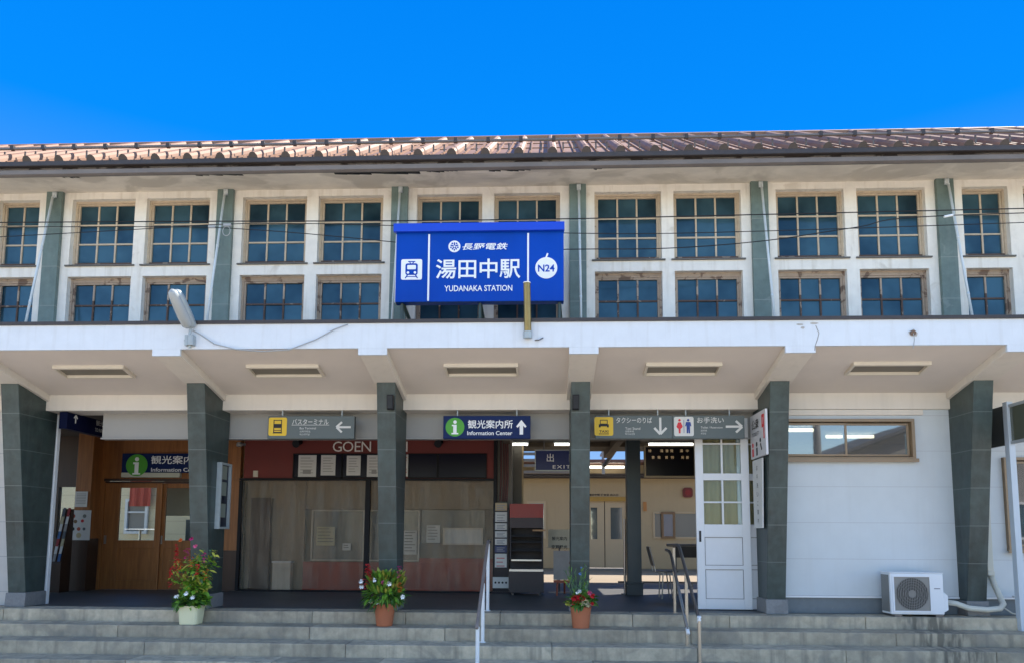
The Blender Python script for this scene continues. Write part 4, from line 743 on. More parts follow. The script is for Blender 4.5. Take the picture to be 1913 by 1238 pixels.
# ================================================================== NOTICE WINDOWS OF THE SHOP
yn = 3.395
def nn(px, py): return PY(px, py, yn)
for i, (a, b_, c, d) in enumerate(((550, 848, 638, 890), (640, 848, 756, 890), (765, 848, 815, 890), (820, 848, 907, 890))):
    x0, z1 = nn(a, b_); x1, z0 = nn(c, d)
    T = thing('notice_case', ('dark notice case at the left holding two sheets', 'dark notice case behind the column with two sheets', 'dark empty screen right of the column', 'wide dark screen at the right end of the red wall')[i], 'notice case', ((x0 + x1) / 2, yn, z0), 'dark cases in the red shop wall')
    g = MB(); g.box(x0, x1, yn + 0.008, yn + 0.024, z0, z1); obj('back', g, navy_dark, T); g = MB(); g.frame(x0 - 0.02, x1 + 0.02, z0 - 0.02, z1 + 0.02, yn - 0.012, yn + 0.024, 0.02); obj('case_frame', g, black, T)
for i, (a, b_, c, d) in enumerate(((558, 849, 590, 890), (600, 849, 626, 887), (648, 850, 673, 887), (686, 849, 713, 890), (755, 848, 764, 889))):
    x0, z1 = nn(a, b_); x1, z0 = nn(c, d); yy = yn + 0.003
    T = thing('notice_sheet', ('leftmost white notice sheet with a dark drawing in the shop case', 'second white sheet in the shop case with a pale band', 'white notice sheet with one small mark left of the column', 'white sheet with a small brown photo half behind the column', 'narrow colour poster edge showing right of the column')[i], 'notice', ((x0 + x1) / 2, yy, z0), 'notices in the shop cases')
    g = MB(); g.box(x0, x1, yy, yy + 0.003, z0, z1); obj('sheet', g, paper, T); g = MB(); 
    for j in range(6): zz = z1 - 0.05 - j * (z1 - z0 - 0.08) / 6; g.box(x0 + 0.04, x1 - 0.04 - random.uniform(0, 0.08) * (x1 - x0) / 0.3, yy - 0.0015, yy - 0.0002, zz - 0.012, zz)
    if i in (0, 3): g.box(x0 + 0.09, x1 - 0.1, yy - 0.002, yy - 0.0002, z0 + 0.06, z0 + 0.14)
    obj('print', g, plain('faint_ink', (0.33, 0.32, 0.31), 0.8) if i < 4 else fl_orange, T)
for i, (px, py) in enumerate(((560, 827), (823, 827))):
    x, z = PY(px, py, 3.36); g = MB(); g.tube([(x, 3.415, z + 0.03), (x - 0.02, 3.30, z)], 0.045, 10); g.tube([(x - 0.02, 3.31, z), (x - 0.03, 3.22, z - 0.03)], [0.055, 0.075], 12)
    obj('spot_lamp', g, black, label=('small black spot lamp above the left notice sheets', 'small black spot lamp above the dark screens')[i], cat='spot lamp', group='spot lamps on the red wall')
x, z = PY(447, 830, 3.3); g = MB(); g.tube([(x + 0.06, 3.42, z + 0.02), (x, 3.34, z + 0.02), (x + 0.01, 3.28, z)], 0.03, 8); g.lathe([(0.0, -0.05), (0.05, -0.03), (0.055, 0.0), (0.04, 0.04)], (x + 0.02, 3.25, z), 14)
obj('security_camera', g, M('camera_grey', (0.3, 0.3, 0.3), 0.4), label='small dark dome camera where wood wall meets red wall', cat='camera')
x, z = PY(477, 884, 3.4); g = MB(); g.box(x - 0.045, x + 0.045, 3.405, 3.418, z - 0.06, z + 0.06); g.box(x - 0.015, x + 0.015, 3.40, 3.404, z - 0.025, z + 0.025)
obj('wall_switch', g, cream_enamel, label='cream switch plate at the left of the dark red wall', cat='switch')

# ================================================================== PLASTIC CURTAINS
def sheet(x0, x1, y, z0, z1, lab):
    g = MB(); nx, nz = 70, 14; vs = []
    for i in range(nx + 1):
        for j in range(nz + 1):
            u, v = i / nx, j / nz; x = x0 + (x1 - x0) * u; am = 0.012 + 0.014 * (1 - v)
            vs.append((x, y + am * math.sin(x * 9 + 1.3 * math.sin(x * 2.7)) + 0.008 * math.sin(x * 23 + v * 2) + 0.012 * math.sin(v * 7 + x), z0 + (z1 - z0) * v + (0.012 * math.sin(x * 6) if j == 0 else 0)))
    g.add(vs, [(i * (nz + 1) + j, (i + 1) * (nz + 1) + j, (i + 1) * (nz + 1) + j + 1, i * (nz + 1) + j + 1) for i in range(nx) for j in range(nz)])
    obj('plastic_curtain', g, plastic, label=lab, cat='curtain', group='clear plastic curtains before the shop', smooth=True)
sheet(gx0 + 0.02, mxp - 0.04, 3.36, 0.04, 2.07, 'wrinkled clear plastic curtain left of the black shop post')
sheet(mxp + 0.04, gx1 - 0.02, 3.36, 0.04, 2.07, 'wrinkled clear plastic curtain right of the black shop post')
# things behind the curtain
yb = 3.588
def bb(px, py, y=yb): return PY(px, py, y)
for a, b_, c, d, mt, lab in ((592, 983, 625, 1018, paper_old, 'yellowed poster behind the left plastic curtain'), (640, 1014, 655, 1027, paper, 'small white note behind the left plastic curtain'), (754, 990, 778, 1035, paper, 'white poster behind the right curtain beside the column'), (797, 980, 822, 1013, paper, 'grey sheet behind the right plastic curtain'), ):
    x0, z1 = bb(a, b_); x1, z0 = bb(c, d); g = MB(); g.box(x0, x1, yb, yb + 0.004, z0, z1); po = obj('poster', g, mt, label=lab, cat='poster', group='posters behind the plastic curtains'); g = MB(); nl = max(2, int((z1 - z0) / 0.06))
    for j in range(nl): zz = z1 - 0.03 - j * (z1 - z0 - 0.05) / nl; g.box(x0 + 0.02, x1 - 0.02 - random.uniform(0, 0.3) * (x1 - x0), yb - 0.002, yb - 0.0002, zz - 0.014, zz)
    obj('print', g, grille_in, po)
x0, z1 = bb(828, 985, 3.56); x1, z0 = bb(902, 1017, 3.56)
T = thing('framed_notice', 'wide pale framed notice low behind the right plastic curtain', 'notice', ((x0 + x1) / 2, 3.56, z0)); g = MB(); g.frame(x0, x1, z0, z1, 3.55, 3.58, 0.03); obj('frame', g, cream_enamel, T); g = MB(); g.box(x0 + 0.03, x1 - 0.03, 3.57, 3.575, z0 + 0.03, z1 - 0.03); obj('sheet', g, paper, T)
x0, z1 = PY(511, 1050, 3.5); x1, _ = PY(545, 1050, 3.5); 
T = thing('white_bin', 'pale box standing behind the left plastic curtain', 'box', ((x0 + x1) / 2, 3.5, 0)); g = MB(); g.box(x0, x1, 3.44, 3.6, 0.0, z1); obj('body', g, cream_enamel, T, bevel=0.01); g = MB(); g.box(x0 - 0.01, x1 + 0.01, 3.43, 3.61, z1 + 0.001, z1 + 0.03); obj('lid', g, white_metal, T)

# ================================================================== LEFT BAY NOTICES
yp_ = 3.05
def lp(px, py, y=yp_): return PY(px, py, y)
x0, z1 = lp(126, 952); x1, z0 = lp(167, 1008)
T = thing('sticker_poster', 'white poster with small coloured stickers on the dark wood post', 'poster', ((x0 + x1) / 2, yp_, z0)); g = MB(); g.box(x0, x1, yp_, yp_ + 0.004, z0, z1); obj('sheet', g, paper, T)
for i, (px, py, mt, r) in enumerate(((137, 963, rust_wall, 0.04), (158, 963, plain('sticker_grey', (0.2, 0.22, 0.2)), 0.035), (141, 973, plain('sticker_brown', (0.2, 0.12, 0.06)), 0.035), (154, 972, fl_red, 0.03), (136, 987, ink, 0.035), (147, 987, rust_wall, 0.035), (157, 987, plain('sticker_slate', (0.1, 0.12, 0.14)), 0.028), (147, 999, plain('sticker_tan', (0.5, 0.42, 0.25)), 0.05))):
    x, z = lp(px, py); g = MB(); g.disc(x, yp_ - 0.0005, z, r, 0.002, 10); obj('sticker', g, mt, T)
x0, z1 = lp(141, 917); x1, z0 = lp(162, 946); T = thing('paper_notice', 'plain paper notice pinned on the wood post above the sticker poster', 'notice', ((x0 + x1) / 2, yp_, z0)); g = MB(); g.box(x0, x1, yp_ + 0.006, yp_ + 0.01, z0, z1); obj('sheet', g, paper, T); g = MB()
for j in range(7): g.box(x0 + 0.025, x1 - 0.03, yp_ + 0.0045, yp_ + 0.0058, z1 - 0.05 - j * 0.03, z1 - 0.04 - j * 0.03)
obj('print', g, plain('notice_ink', (0.35, 0.34, 0.32)), T)
# leaflet rack at far left
x0, _ = PY(98, 1000, 2.6); x1, _ = PY(116, 1000, 2.6); T = thing('leaflet_rack', 'leaflet rack with coloured brochures beside the leftmost column', 'rack', ((x0 + x1) / 2, 2.6, 0))
g = MB(); g.prism([(2.62, 0.0), (2.9, 0.0), (2.9, 1.5), (2.84, 1.5), (2.62, 0.5)], x0, x1); obj('body', g, wood_dark, T)
cols_ = [plain('leaflet_grey', (0.3, 0.3, 0.3)), paper, plain('leaflet_red', (0.3, 0.03, 0.03)), plain('leaflet_blue', (0.04, 0.12, 0.3)), paper, paper_old, plain('leaflet_slate', (0.1, 0.12, 0.14))]
for i in range(7):
    z = 0.55 + i * 0.135; y = 2.62 + 0.22 * (z - 0.5) - 0.02
    for q in (0, 1):
        xa = x0 + 0.02 + q * (x1 - x0) / 2; g = MB(); g.prism([(y, z), (y + 0.008, z), (y + 0.05, z + 0.16), (y + 0.042, z + 0.16)], xa, xa + (x1 - x0) / 2 - 0.04); obj('leaflet', g, cols_[(i + 3 * q) % 7], T)
g = MB(); g.box(x0 - 0.02, x1, 2.45, 2.9, 0.0, 0.0); 
# narrow advertising panel fixed to the second column's inner face
T = thing('column_showcase', 'slim framed glass showcase on the inner face of the second column', 'showcase', (-5.25, 0.2, 1.1))
xq = -5.4 + 0.13
zt1, zb1 = 2.10, 1.13
g = MB(); g.box(xq, xq + 0.07, 0.08, 0.11, zb1, zt1); g.box(xq, xq + 0.07, 0.41, 0.44, zb1, zt1); g.box(xq, xq + 0.07, 0.11, 0.41, zb1, zb1 + 0.03); g.box(xq, xq + 0.07, 0.11, 0.41, zt1 - 0.03, zt1); obj('frame', g, galv, T)
g = MB(); g.box(xq + 0.01, xq + 0.03, 0.11, 0.41, zb1 + 0.03, zt1 - 0.03); obj('back', g, navy_dark, T)
for zz in (1.3, 1.62, 1.86):
    g = MB(); g.box(xq + 0.031, xq + 0.035, 0.17, 0.35, zz, zz + 0.2); obj('photo', g, plain('photo_%d' % int(zz * 100), (0.2, 0.22, 0.18)), T)

# ================================================================== PASSAGE FURNITURE
# thin poster stand
x0 = PY(925, 1000, 3.3)[0]; x1 = PY(947, 1000, 3.3)[0]; zt1 = PY(936, 937, 3.3)[1]
T = thing('poster_stand', 'tall narrow stand of stacked leaflets and posters beside the dark rack', 'stand', ((x0 + x1) / 2, 3.3, 0))
g = MB(); g.box(x0 - 0.02, x1 + 0.03, 3.30, 3.40, 0.03, zt1 - 0.12); g.box(x0 - 0.05, x1 + 0.06, 3.26, 3.5, 0.0, 0.03); obj('body', g, navy_dark, T)
for a, b_, mt in ((938, 954, cream_trim), (955, 975, paper), (976, 990, paper), (991, 1004, paper), (1005, 1018, paper), (1018, 1032, plain('poster_navy', (0.03, 0.05, 0.15))), (1033, 1060, pic_red)):
    g = MB(); za = PY(936, a, 3.29)[1]; zb_ = PY(936, b_, 3.29)[1]; g.box(x0, x1, 3.286, 3.296, zb_ + 0.012, za - 0.003); o = obj('leaflet', g, mt if mt is not pic_red else paper, T)
    g = MB(); n_ = 3
    for j in range(n_):
        zz = zb_ + 0.03 + j * (za - zb_ - 0.05) / n_; g.box(x0 + 0.03, x1 - 0.04 - 0.03 * (j % 2), 3.2835, 3.2855, zz, zz + 0.014)
    obj('print', g, (fl_red if mt is pic_red else plain('grey_print', (0.3, 0.3, 0.33))), o)
g = MB(); xa, zb_ = PY(919, 1104, 3.05); xb, za = PY(951, 1082, 3.05); g.box(xa, xb, 3.24, 3.252, 0.1, 0.30); o = obj('box_label', g, paper, T)
g = MB()
for j in range(4): g.disc(xa + 0.05 + j * 0.065, 3.239, 0.20, 0.02, 0.002, 10)
obj('print', g, ink, o)
# dark display rack with red header
x0 = PY(952, 1000, 2.95)[0]; x1 = PY(1015, 1000, 2.95)[0]; zz = lambda py: PY(985, py, 2.95)[1]
T = thing('display_rack', 'tall dark display rack with red header panel and empty wire shelves', 'rack', ((x0 + x1) / 2, 2.95, 0))
g = MB(); g.box(x0, x1, 3.3, 3.34, 0.05, zz(940)); g.box(x0 - 0.0, x0 + 0.03, 2.97, 3.298, 0.62, zz(966)); g.box(x1 - 0.03, x1, 2.97, 3.298, 0.62, zz(966)); obj('frame', g, M('rack_dark', (0.022, 0.018, 0.022), 0.6), T)
g = MB(); g.box(x0, x1, 2.95, 3.298, zz(966), zz(940)); obj('red_header', g, M('header_red', (0.30, 0.035, 0.025), 0.5), T)
g = MB(); g.box(x0, x1, 2.94, 3.298, zz(985), zz(966) - 0.002); obj('dark_header', g, M('header_dark', (0.035, 0.018, 0.02), 0.5), T)
for py in (1001, 1012, 1028, 1046):
    g = MB(); g.box(x0 + 0.032, x1 - 0.032, 2.98, 3.297, zz(py) - 0.006, zz(py)); g.box(x0 + 0.032, x1 - 0.032, 2.968, 2.979, zz(py) - 0.01, zz(py) + 0.018); obj('shelf', g, black if py not in (1046,) else steel, T)
g = MB(); g.box(x0, x1, 2.85, 3.298, zz(1066), zz(1062)); obj('counter_edge', g, steel, T)
g = MB(); g.box(x0 - 0.01, x1 + 0.01, 2.86, 3.297, 0.05, zz(1066) - 0.002); obj('base_cabinet', g, M('cabinet_dark', (0.03, 0.02, 0.022), 0.5), T, bevel=0.004)
for xx in (x0 + 0.06, x1 - 0.06):
    g = MB(); g.tube([(xx, 2.95, 0.0), (xx, 2.95, 0.05)], 0.025, 8); obj('foot', g, steel_dark, T)
g = MB(); xa = PY(995, 990, 2.93)[0]; g.box(xa, x1 + 0.04, 2.92, 2.935, zz(991), zz(988)); obj('price_rail', g, M('wood_strip', (0.4, 0.22, 0.1), 0.6), T)
# whiteboard + easel
x0 = PY(1024, 1000, 3.6)[0]; x1 = PY(1066, 1000, 3.6)[0]; z1 = PY(1045, 988, 3.6)[1]; z0 = PY(1045, 1022, 3.6)[1]
T = thing('paper_sign', 'cream paper sign with two dark lines between the rack and the column', 'sign', ((x0 + x1) / 2, 3.6, 0)); g = MB(); g.box(x0, x1, 3.6, 3.612, z0, z1); obj('sheet', g, M('cream_paper', (0.5, 0.45, 0.34), 0.8), T)
g = MB(); text(g, '観光案内', (x0 + x1) / 2, z1 - 0.17, 3.599, wd=0.28, h=0.07, bold=0.01); obj('upper_line', g, ink, T); g = MB(); text(g, '定期観光', (x0 + x1) / 2, z1 - 0.33, 3.599, wd=0.3, h=0.08, bold=0.02); obj('lower_line', g, ink, T)
g = MB(); g.tube([((x0 + x1) / 2, 3.63, 0), ((x0 + x1) / 2, 3.63, z1 - 0.1)], 0.015, 8); g.box((x0 + x1) / 2 - 0.2, (x0 + x1) / 2 + 0.2, 3.5, 3.75, 0, 0.02); obj('pole', g, steel_dark, T)
x0 = PY(1034, 1060, 2.9)[0]; x1 = PY(1078, 1060, 2.9)[0]; z1 = PY(1050, 1028, 2.9)[1]; z0 = PY(1050, 1082, 2.9)[1]
T = thing('easel_sign', 'grey poster board on a small red wooden easel behind the fourth column', 'easel', ((x0 + x1) / 2, 2.9, 0)); g = MB(); g.prism([(2.9, z0), (2.92, z0), (3.02, z1), (3.0, z1)], x0, x1); obj('board', g, M('poster_grey', (0.27, 0.25, 0.23), 0.7, 0.2, 5, 0), T)
g = MB(); g.tube([(x0 + 0.06, 2.86, 0), (x0 + 0.1, 3.04, z1)], 0.018, 6); g.tube([(x1 - 0.06, 2.86, 0), (x1 - 0.1, 3.04, z1)], 0.018, 6); g.tube([((x0 + x1) / 2, 3.4, 0), ((x0 + x1) / 2, 3.05, z1)], 0.018, 6); g.box(x0, x1, 2.85, 2.898, z0 - 0.05, z0 - 0.005); obj('easel', g, M('easel_red', (0.30, 0.07, 0.03), 0.6), T)
g = MB()
for j in range(5): g.disc(x0 + 0.33 - 0.03 * (j % 2), 2.895 + 0.02 * j + 0.0, z0 + 0.07 + j * 0.075, 0.025, 0.003, 10)
obj('print', g, plain('print_maroon', (0.18, 0.05, 0.05)), T)
# exit sign
ye = 3.0
def ee(px, py): return PY(px, py, ye)
x0, z1 = ee(1001, 841); x1, z0 = ee(1098, 877)
T = thing('exit_sign', 'blue exit sign with pale frame hanging in the passage', 'sign', ((x0 + x1) / 2, ye, z0)); g = MB(); g.box(x0, x1, ye, ye + 0.1, z0, z1); obj('board', g, M('exit_blue', (0.006, 0.022, 0.13), 0.4), T); g = MB(); g.frame(x0 - 0.02, x1 + 0.02, z0 - 0.02, z1 + 0.02, ye - 0.01, ye + 0.09, 0.0195); obj('frame', g, galv, T)
let(T, 'japanese_lettering', sign_white, '出', *ee(1028, 854), ye - 0.001, h=0.15, bold=0.012); let(T, 'japanese_lettering', sign_white, '口', *ee(1070, 854), ye - 0.001, h=0.14, bold=0.012); let(T, 'english_lettering', sign_white, 'EXIT', *ee(1049, 871), ye - 0.001, wd=0.32, h=0.06, bold=0.01, spacing=1.3)
g = MB(); g.tube([(x0 + 0.15, ye + 0.05, z1 + 0.02), (x0 + 0.15, ye + 0.05, 2.95)], 0.012, 6); g.tube([(x1 - 0.15, ye + 0.05, z1 + 0.02), (x1 - 0.15, ye + 0.05, 2.95)], 0.012, 6); obj('hanger', g, steel_dark, T)
# departure board
def dd(px, py): return PY(px, py, 3.1)
x0, z1 = dd(1206, 834); x1, z0 = dd(1297, 888)
T = thing('departure_board', 'black departure board with dim amber characters above the passage', 'display', ((x0 + x1) / 2, 3.1, z0)); g = MB(); g.box(x0, x1, 3.1, 3.2, z0, z1); obj('screen', g, plain('led_black', (0.006, 0.006, 0.012), 0.3), T); g = MB(); g.frame(x0 - 0.025, x1 + 0.025, z0 - 0.025, z1 + 0.025, 3.085, 3.2, 0.0245); obj('frame', g, cream_trim, T)
g = MB()
for r_, zz_ in enumerate((z1 - 0.07, z1 - 0.19)):
    for px in ((1214, 1236, 1246, 1255, 1273, 1284) if r_ == 0 else (1220, 1231, 1245, 1256, 1275, 1284)):
        xx = dd(px, 850)[0]; text(g, random.choice('発普特急湯中'), xx, zz_, 3.099, h=0.055)
obj('characters', g, emit('amber_led', (1.0, 0.6, 0.2), 0.10), T)
# fluorescent tubes in the passage
for i, (a, b_, y, z) in enumerate(((930, 986, 4.0, 2.88), (1036, 1075, 4.4, 2.88), (1212, 1300, 4.2, 2.88), (985, 1062, 7.2, 2.75))):
    if i == 3: continue
    x0 = PY(a, 828, y)[0]; x1 = PY(b_, 828, y)[0]; zz_ = PY((a + b_) / 2, 829, y)[1]
    T = thing('passage_lamp', ('lit tube lamp above the dark display rack', 'lit tube lamp above the exit sign', 'lit tube lamp above the departure board')[i], 'lamp', ((x0 + x1) / 2, y, zz_), 'tube lamps in the passage'); g = MB(); g.tube([(x0, y, zz_), (x1, y, zz_)], 0.022, 8); obj('tube', g, tube_on, T); g = MB(); g.box(x0 - 0.02, x1 + 0.02, y - 0.05, y + 0.05, zz_ + 0.024, zz_ + 0.06); obj('housing', g, galv, T)
# chair and table in the passage
cx, cy = PZ(1241, 1119, 0.0); cy = 2.55
cx = PY(1240, 1080, cy)[0]
T = thing('chair', 'grey metal chair seen from the side by the ticket window', 'chair', (cx, cy, 0))
g = MB(); g.box(cx - 0.16, cx + 0.22, cy - 0.2, cy + 0.2, 0.45, 0.475); obj('seat', g, steel_dark, T, bevel=0.008)
g = MB(); g.prism([(cx - 0.27, 0.88), (cx - 0.25, 0.88), (cx - 0.17, 0.55), (cx - 0.19, 0.55)], cy - 0.18, cy + 0.18, 'Y'); obj('backrest', g, steel_dark, T)
for s_ in (-0.17, 0.17):
    g = MB(); g.tube([(cx - 0.26, cy + s_, 0.86), (cx - 0.16, cy + s_, 0.46), (cx - 0.05, cy + s_, 0.44)], 0.011, 6); obj('back_rail', g, steel, T)
    for q in (-0.06, 0.12):
        g = MB(); g.tube([(cx + q * 0.6, cy + s_, 0.45), (cx + q, cy + s_, 0.0)], 0.011, 6); obj('leg', g, steel, T)
tx0 = PY(1252, 1020, 3.2)[0]; tx1 = 2.6
T = thing('counter_table', 'dark counter table beneath the ticket window behind the handrail', 'table', ((tx0 + tx1) / 2, 3.2, 0)); g = MB(); g.box(tx0, tx1, 3.0, 3.5, 0.88, 0.92); obj('top', g, steel_dark, T); g = MB(); g.box(tx0 + 0.02, tx1, 3.02, 3.06, 0.68, 0.878); obj('apron', g, M('apron_brown', (0.06, 0.05, 0.045), 0.6), T)
for xx in (tx0 + 0.05, tx1 - 0.1):
    g = MB(); g.box(xx, xx + 0.04, 3.06, 3.1, 0, 0.678); obj('leg', g, steel_dark, T)
# low pipe barrier and tall steel post beside the interior post
T = thing('pipe_barrier', 'low grey pipe barrier behind the chair', 'barrier', (1.6, 4.9, 0)); g = MB(); g.tube([(1.0, 4.9, 0.13), (2.6, 4.9, 0.13)], 0.018, 8); obj('rail', g, steel_dark, T)
for xx in (1.25, 2.5):
    g = MB(); g.tube([(xx, 4.9, 0), (xx, 4.9, 0.14)], 0.016, 8); obj('post', g, steel_dark, T)
T = thing('gate_post', 'slim tall steel gate posts left of the dark interior post', 'post', (0.95, 3.3, 0)); xx = PY(1167, 1040, 3.3)[0]; g = MB(); g.tube([(xx, 3.3, 0), (xx, 3.3, PY(1167, 968, 3.3)[1])], 0.022, 8); obj('post', g, steel, T); g = MB(); g.tube([(xx + 0.06, 3.45, 0), (xx + 0.06, 3.45, PY(1167, 985, 3.3)[1])], 0.016, 8); obj('post', g, steel_dark, T); g = MB(); g.tube([(xx, 3.3, 0.002), (xx, 3.3, 0.02)], 0.07, 12); obj('base', g, steel_dark, T)

# ================================================================== PLATFORM BUILDING BEYOND
YF = 12.5
def ff(px, py, y=YF): return PY(px, py, y)
T = thing('platform_building', 'cream platform building with double doors seen through the passage', 'building', (1.0, YF, 0))
zf = 2.82; d0, d1 = ff(1098, 1000)[0], ff(1170, 1000)[0]; dz = ff(1130, 935)[1]
g = MB(); wz0, wz1 = ff(1240, 1005)[1], ff(1240, 955)[1]; w0, w1 = ff(1220, 980)[0], ff(1330, 980)[0]
g.box(-6, d0, YF, YF + 0.2, 0.08, zf); g.box(d0, d1, YF, YF + 0.2, dz, zf); g.box(d1, w0, YF, YF + 0.2, 0.08, zf); g.box(w0, w1, YF, YF + 0.2, 0.08, wz0); g.box(w0, w1, YF, YF + 0.2, wz1, zf); g.box(w1, 9, YF, YF + 0.2, 0.08, zf); obj('wall', g, cream_wall, T)
g = MB(); g.box(-6, 9, YF + 0.02, YF + 0.2, 0, 0.079); obj('base', g, M('platform_kerb', (0.2, 0.19, 0.17), 0.8), T)
g = MB(); g.box(d0 + 0.01, d1 - 0.01, YF + 0.16, YF + 0.19, 0.09, dz); obj('door_gap_dark', g, black, T)  # black sheet added to keep the gap between the leaves dark
dm = (ff(1130, 1000)[0]); zd0, zd1 = ff(1130, 1006)[1], ff(1130, 947)[1]
for a, b_, gl0, gl1 in ((d0, dm - 0.012, ff(1098, 1)[0], ff(1116, 980)[0]), (dm + 0.012, d1, ff(1141, 980)[0], ff(1163, 980)[0])):
    gl0 = max(gl0, a + 0.05) if gl0 < 1.2 else gl0
    if gl0 < a: gl0 = a + 0.05
    g = MB(); g.box(a, gl0, YF + 0.03, YF + 0.07, 0.1, dz); g.box(gl1, b_, YF + 0.03, YF + 0.07, 0.1, dz); g.box(gl0, gl1, YF + 0.03, YF + 0.07, 0.1, zd0); g.box(gl0, gl1, YF + 0.03, YF + 0.07, zd1, dz); o = obj('door', g, cream_trim, T)
    g = MB(); g.box(gl0, gl1, YF + 0.045, YF + 0.05, zd0, zd1); obj('glass', g, glass('far_glass', (0.10, 0.12, 0.12), 0, 0.05, 0.15), o)
g = MB(); g.box(d0 - 0.1, d1 + 0.1, YF - 0.03, YF - 0.002, dz + 0.0, dz + 0.13); obj('door_header', g, M('ochre_header', (0.40, 0.24, 0.05), 0.6), T); g = MB(); text(g, '湯田中駅 待合室 出入口', (d0 + d1) / 2 - 0.1, dz + 0.19, YF - 0.001, wd=0.9, h=0.07, bold=0.03); obj('lettering', g, ink, T)
g = MB(); g.frame(w0, w1, wz0, wz1, YF - 0.02, YF + 0.05, 0.05); wm = ff(1258, 980)[0]; g.box(wm - 0.05, wm + 0.05, YF - 0.025, YF + 0.05, wz0 + 0.05, wz1 - 0.05); o = obj('window', g, cream_trim, T); g = MB(); g.box(w0 + 0.05, w1 - 0.05, YF + 0.03, YF + 0.035, wz0 + 0.05, wz1 - 0.05); obj('glass', g, glass('ticket_glass', (0.06, 0.08, 0.08), 0, 0.05, 0.08), o)
g = MB(); a, b_ = ff(1235, 955, YF - 0.05); c, d = ff(1262, 1005, YF - 0.05); g.frame(a, c, d, b_, YF - 0.06, YF - 0.026, 0.07); o = obj('ticket_window', g, M('brown_frame', (0.2, 0.12, 0.06), 0.6), T); g = MB(); g.box(a + 0.07, c - 0.07, YF - 0.045, YF - 0.04, d + 0.07, b_ - 0.07); obj('glass', g, glass('blue_glass', (0.02, 0.05, 0.11), 0, 0.05, 0.1), o)
g = MB(); a, b_ = ff(984, 935); c, d = ff(1020, 1005); g.frame(a, c, d, b_, YF - 0.03, YF - 0.001, 0.07); o = obj('window', g, cream_trim, T); g = MB(); g.box(a + 0.07, c - 0.07, YF - 0.02, YF - 0.015, d + 0.07, b_ - 0.07); obj('glass', g, glass('pale_glass', (0.35, 0.40, 0.45), 0, 0.1, 0.15), o)
# canopy of the platform building: dark trims, cream frieze, roof
g = MB(); g.box(-6, 9, YF - 0.25, YF + 0.2, zf + 0.002, zf + 0.05); g.box(-6, 9, YF - 0.35, YF + 0.2, zf + 0.08, zf + 0.13); obj('dark_cornice', g, dark_brown, T)
g = MB(); g.box(-6, 9, YF + 0.0, YF + 0.2, zf + 0.132, zf + 0.42); obj('frieze', g, cream_wall, T)
g = MB(); g.prism([(YF - 0.9, zf + 0.42), (YF - 0.9, zf + 0.5), (YF + 4, zf + 0.44), (YF + 4, zf + 0.40)], -6, 9); obj('roof', g, M('red_brown_roof', (0.16, 0.08, 0.06), 0.6), T)
for i, (a, b_) in enumerate(((1098, 1126), (1129, 1166))):
    x0 = ff(a, 871, YF - 0.4)[0]; x1 = ff(b_, 871, YF - 0.4)[0]; zz_ = ff(1130, 871.5, YF - 0.4)[1]; g = MB(); g.tube([(x0, YF - 0.4, zz_), (x1, YF - 0.4, zz_)], 0.035, 8)
    obj('platform_lamp', g, tube_on, label=('lit tube lamp under the far platform roof next to the fourth column', 'lit tube lamp under the far platform roof next to the dark post')[i], cat='lamp', group='tube lamps of the platform roof')
x, z = ff(1285, 919, YF - 0.05); T = thing('fire_hydrant_box', 'round red fire alarm plate on the cream platform wall', 'alarm', (x, YF - 0.05, z)); g = MB(); g.rrect(x - 0.15, x + 0.15, z - 0.15, z + 0.15, YF - 0.01, 0.08, 0.04); obj('plate', g, M('alarm_red', (0.16, 0.03, 0.025), 0.5), T); g = MB(); g.disc(x, YF - 0.052, z, 0.09, 0.02, 20); obj('disc', g, M('alarm_disc', (0.24, 0.02, 0.02), 0.5), T)
x, z = ff(1205, 945, YF - 0.03); g = MB(); g.box(x - 0.05, x + 0.05, YF - 0.03, YF - 0.002, z - 0.14, z + 0.14); g.box(x - 0.035, x + 0.035, YF - 0.034, YF - 0.031, z - 0.09, z - 0.01); obj('wall_plaque', g, M('orange_plaque', (0.45, 0.2, 0.06), 0.6), label='small orange plaque on the cream wall right of the dark post', cat='plaque')
# platform roof truss over the tracks side
T = thing('platform_truss', 'dark steel strut and purlin of the platform roof against the sky', 'roof truss', (1.4, 8.0, 0))
a = ff(1128, 870, 8.0); b_ = ff(1163, 822, 8.0); g = MB(); g.tube([(a[0], 8.0, a[1]), (b_[0] + 0.05, 8.0, b_[1] + 0.1)], 0.05, 6); obj('strut', g, M('strut_paint', (0.12, 0.11, 0.10), 0.6), T)
g = MB(); x = ff(1127, 850, 8.0)[0]; x = ff(1127, 850, 11.8)[0]; g.tube([(x, 11.8, 2.9), (x, 11.8, 4.1)], 0.05, 8); g.box(x - 0.05, x + 0.05, 11.85, 12.5, 3.5, 3.56); obj('post', g, M('post_grey', (0.30, 0.30, 0.29), 0.6), T)
g = MB(); zz_ = ff(1130, 838, 8.0)[1]; g.box(-4, 6, 7.93, 8.07, zz_, zz_ + 0.12); g.box(-4, 6, 6.3, 8.2, zz_ + 0.125, zz_ + 0.2); obj('purlin', g, dark_brown, T)
x0 = ff(962, 860, 9.0)[0]
T = thing('platform_shelf', 'stacked grey ducts under the platform roof left of the exit sign', 'duct', (-0.6, 9.0, 2.5))
g = MB(); xa, xb = ff(965, 1, 9.0)[0], ff(1062, 1, 9.0)[0]
for py in (846, 858, 868, 880): zz_ = ff(1000, py, 9.0)[1]; g.box(xa - 2, xb, 9.0, 9.1, zz_ - 0.04, zz_ + 0.03)
obj('bars', g, M('duct_grey', (0.28, 0.26, 0.23), 0.6), T)

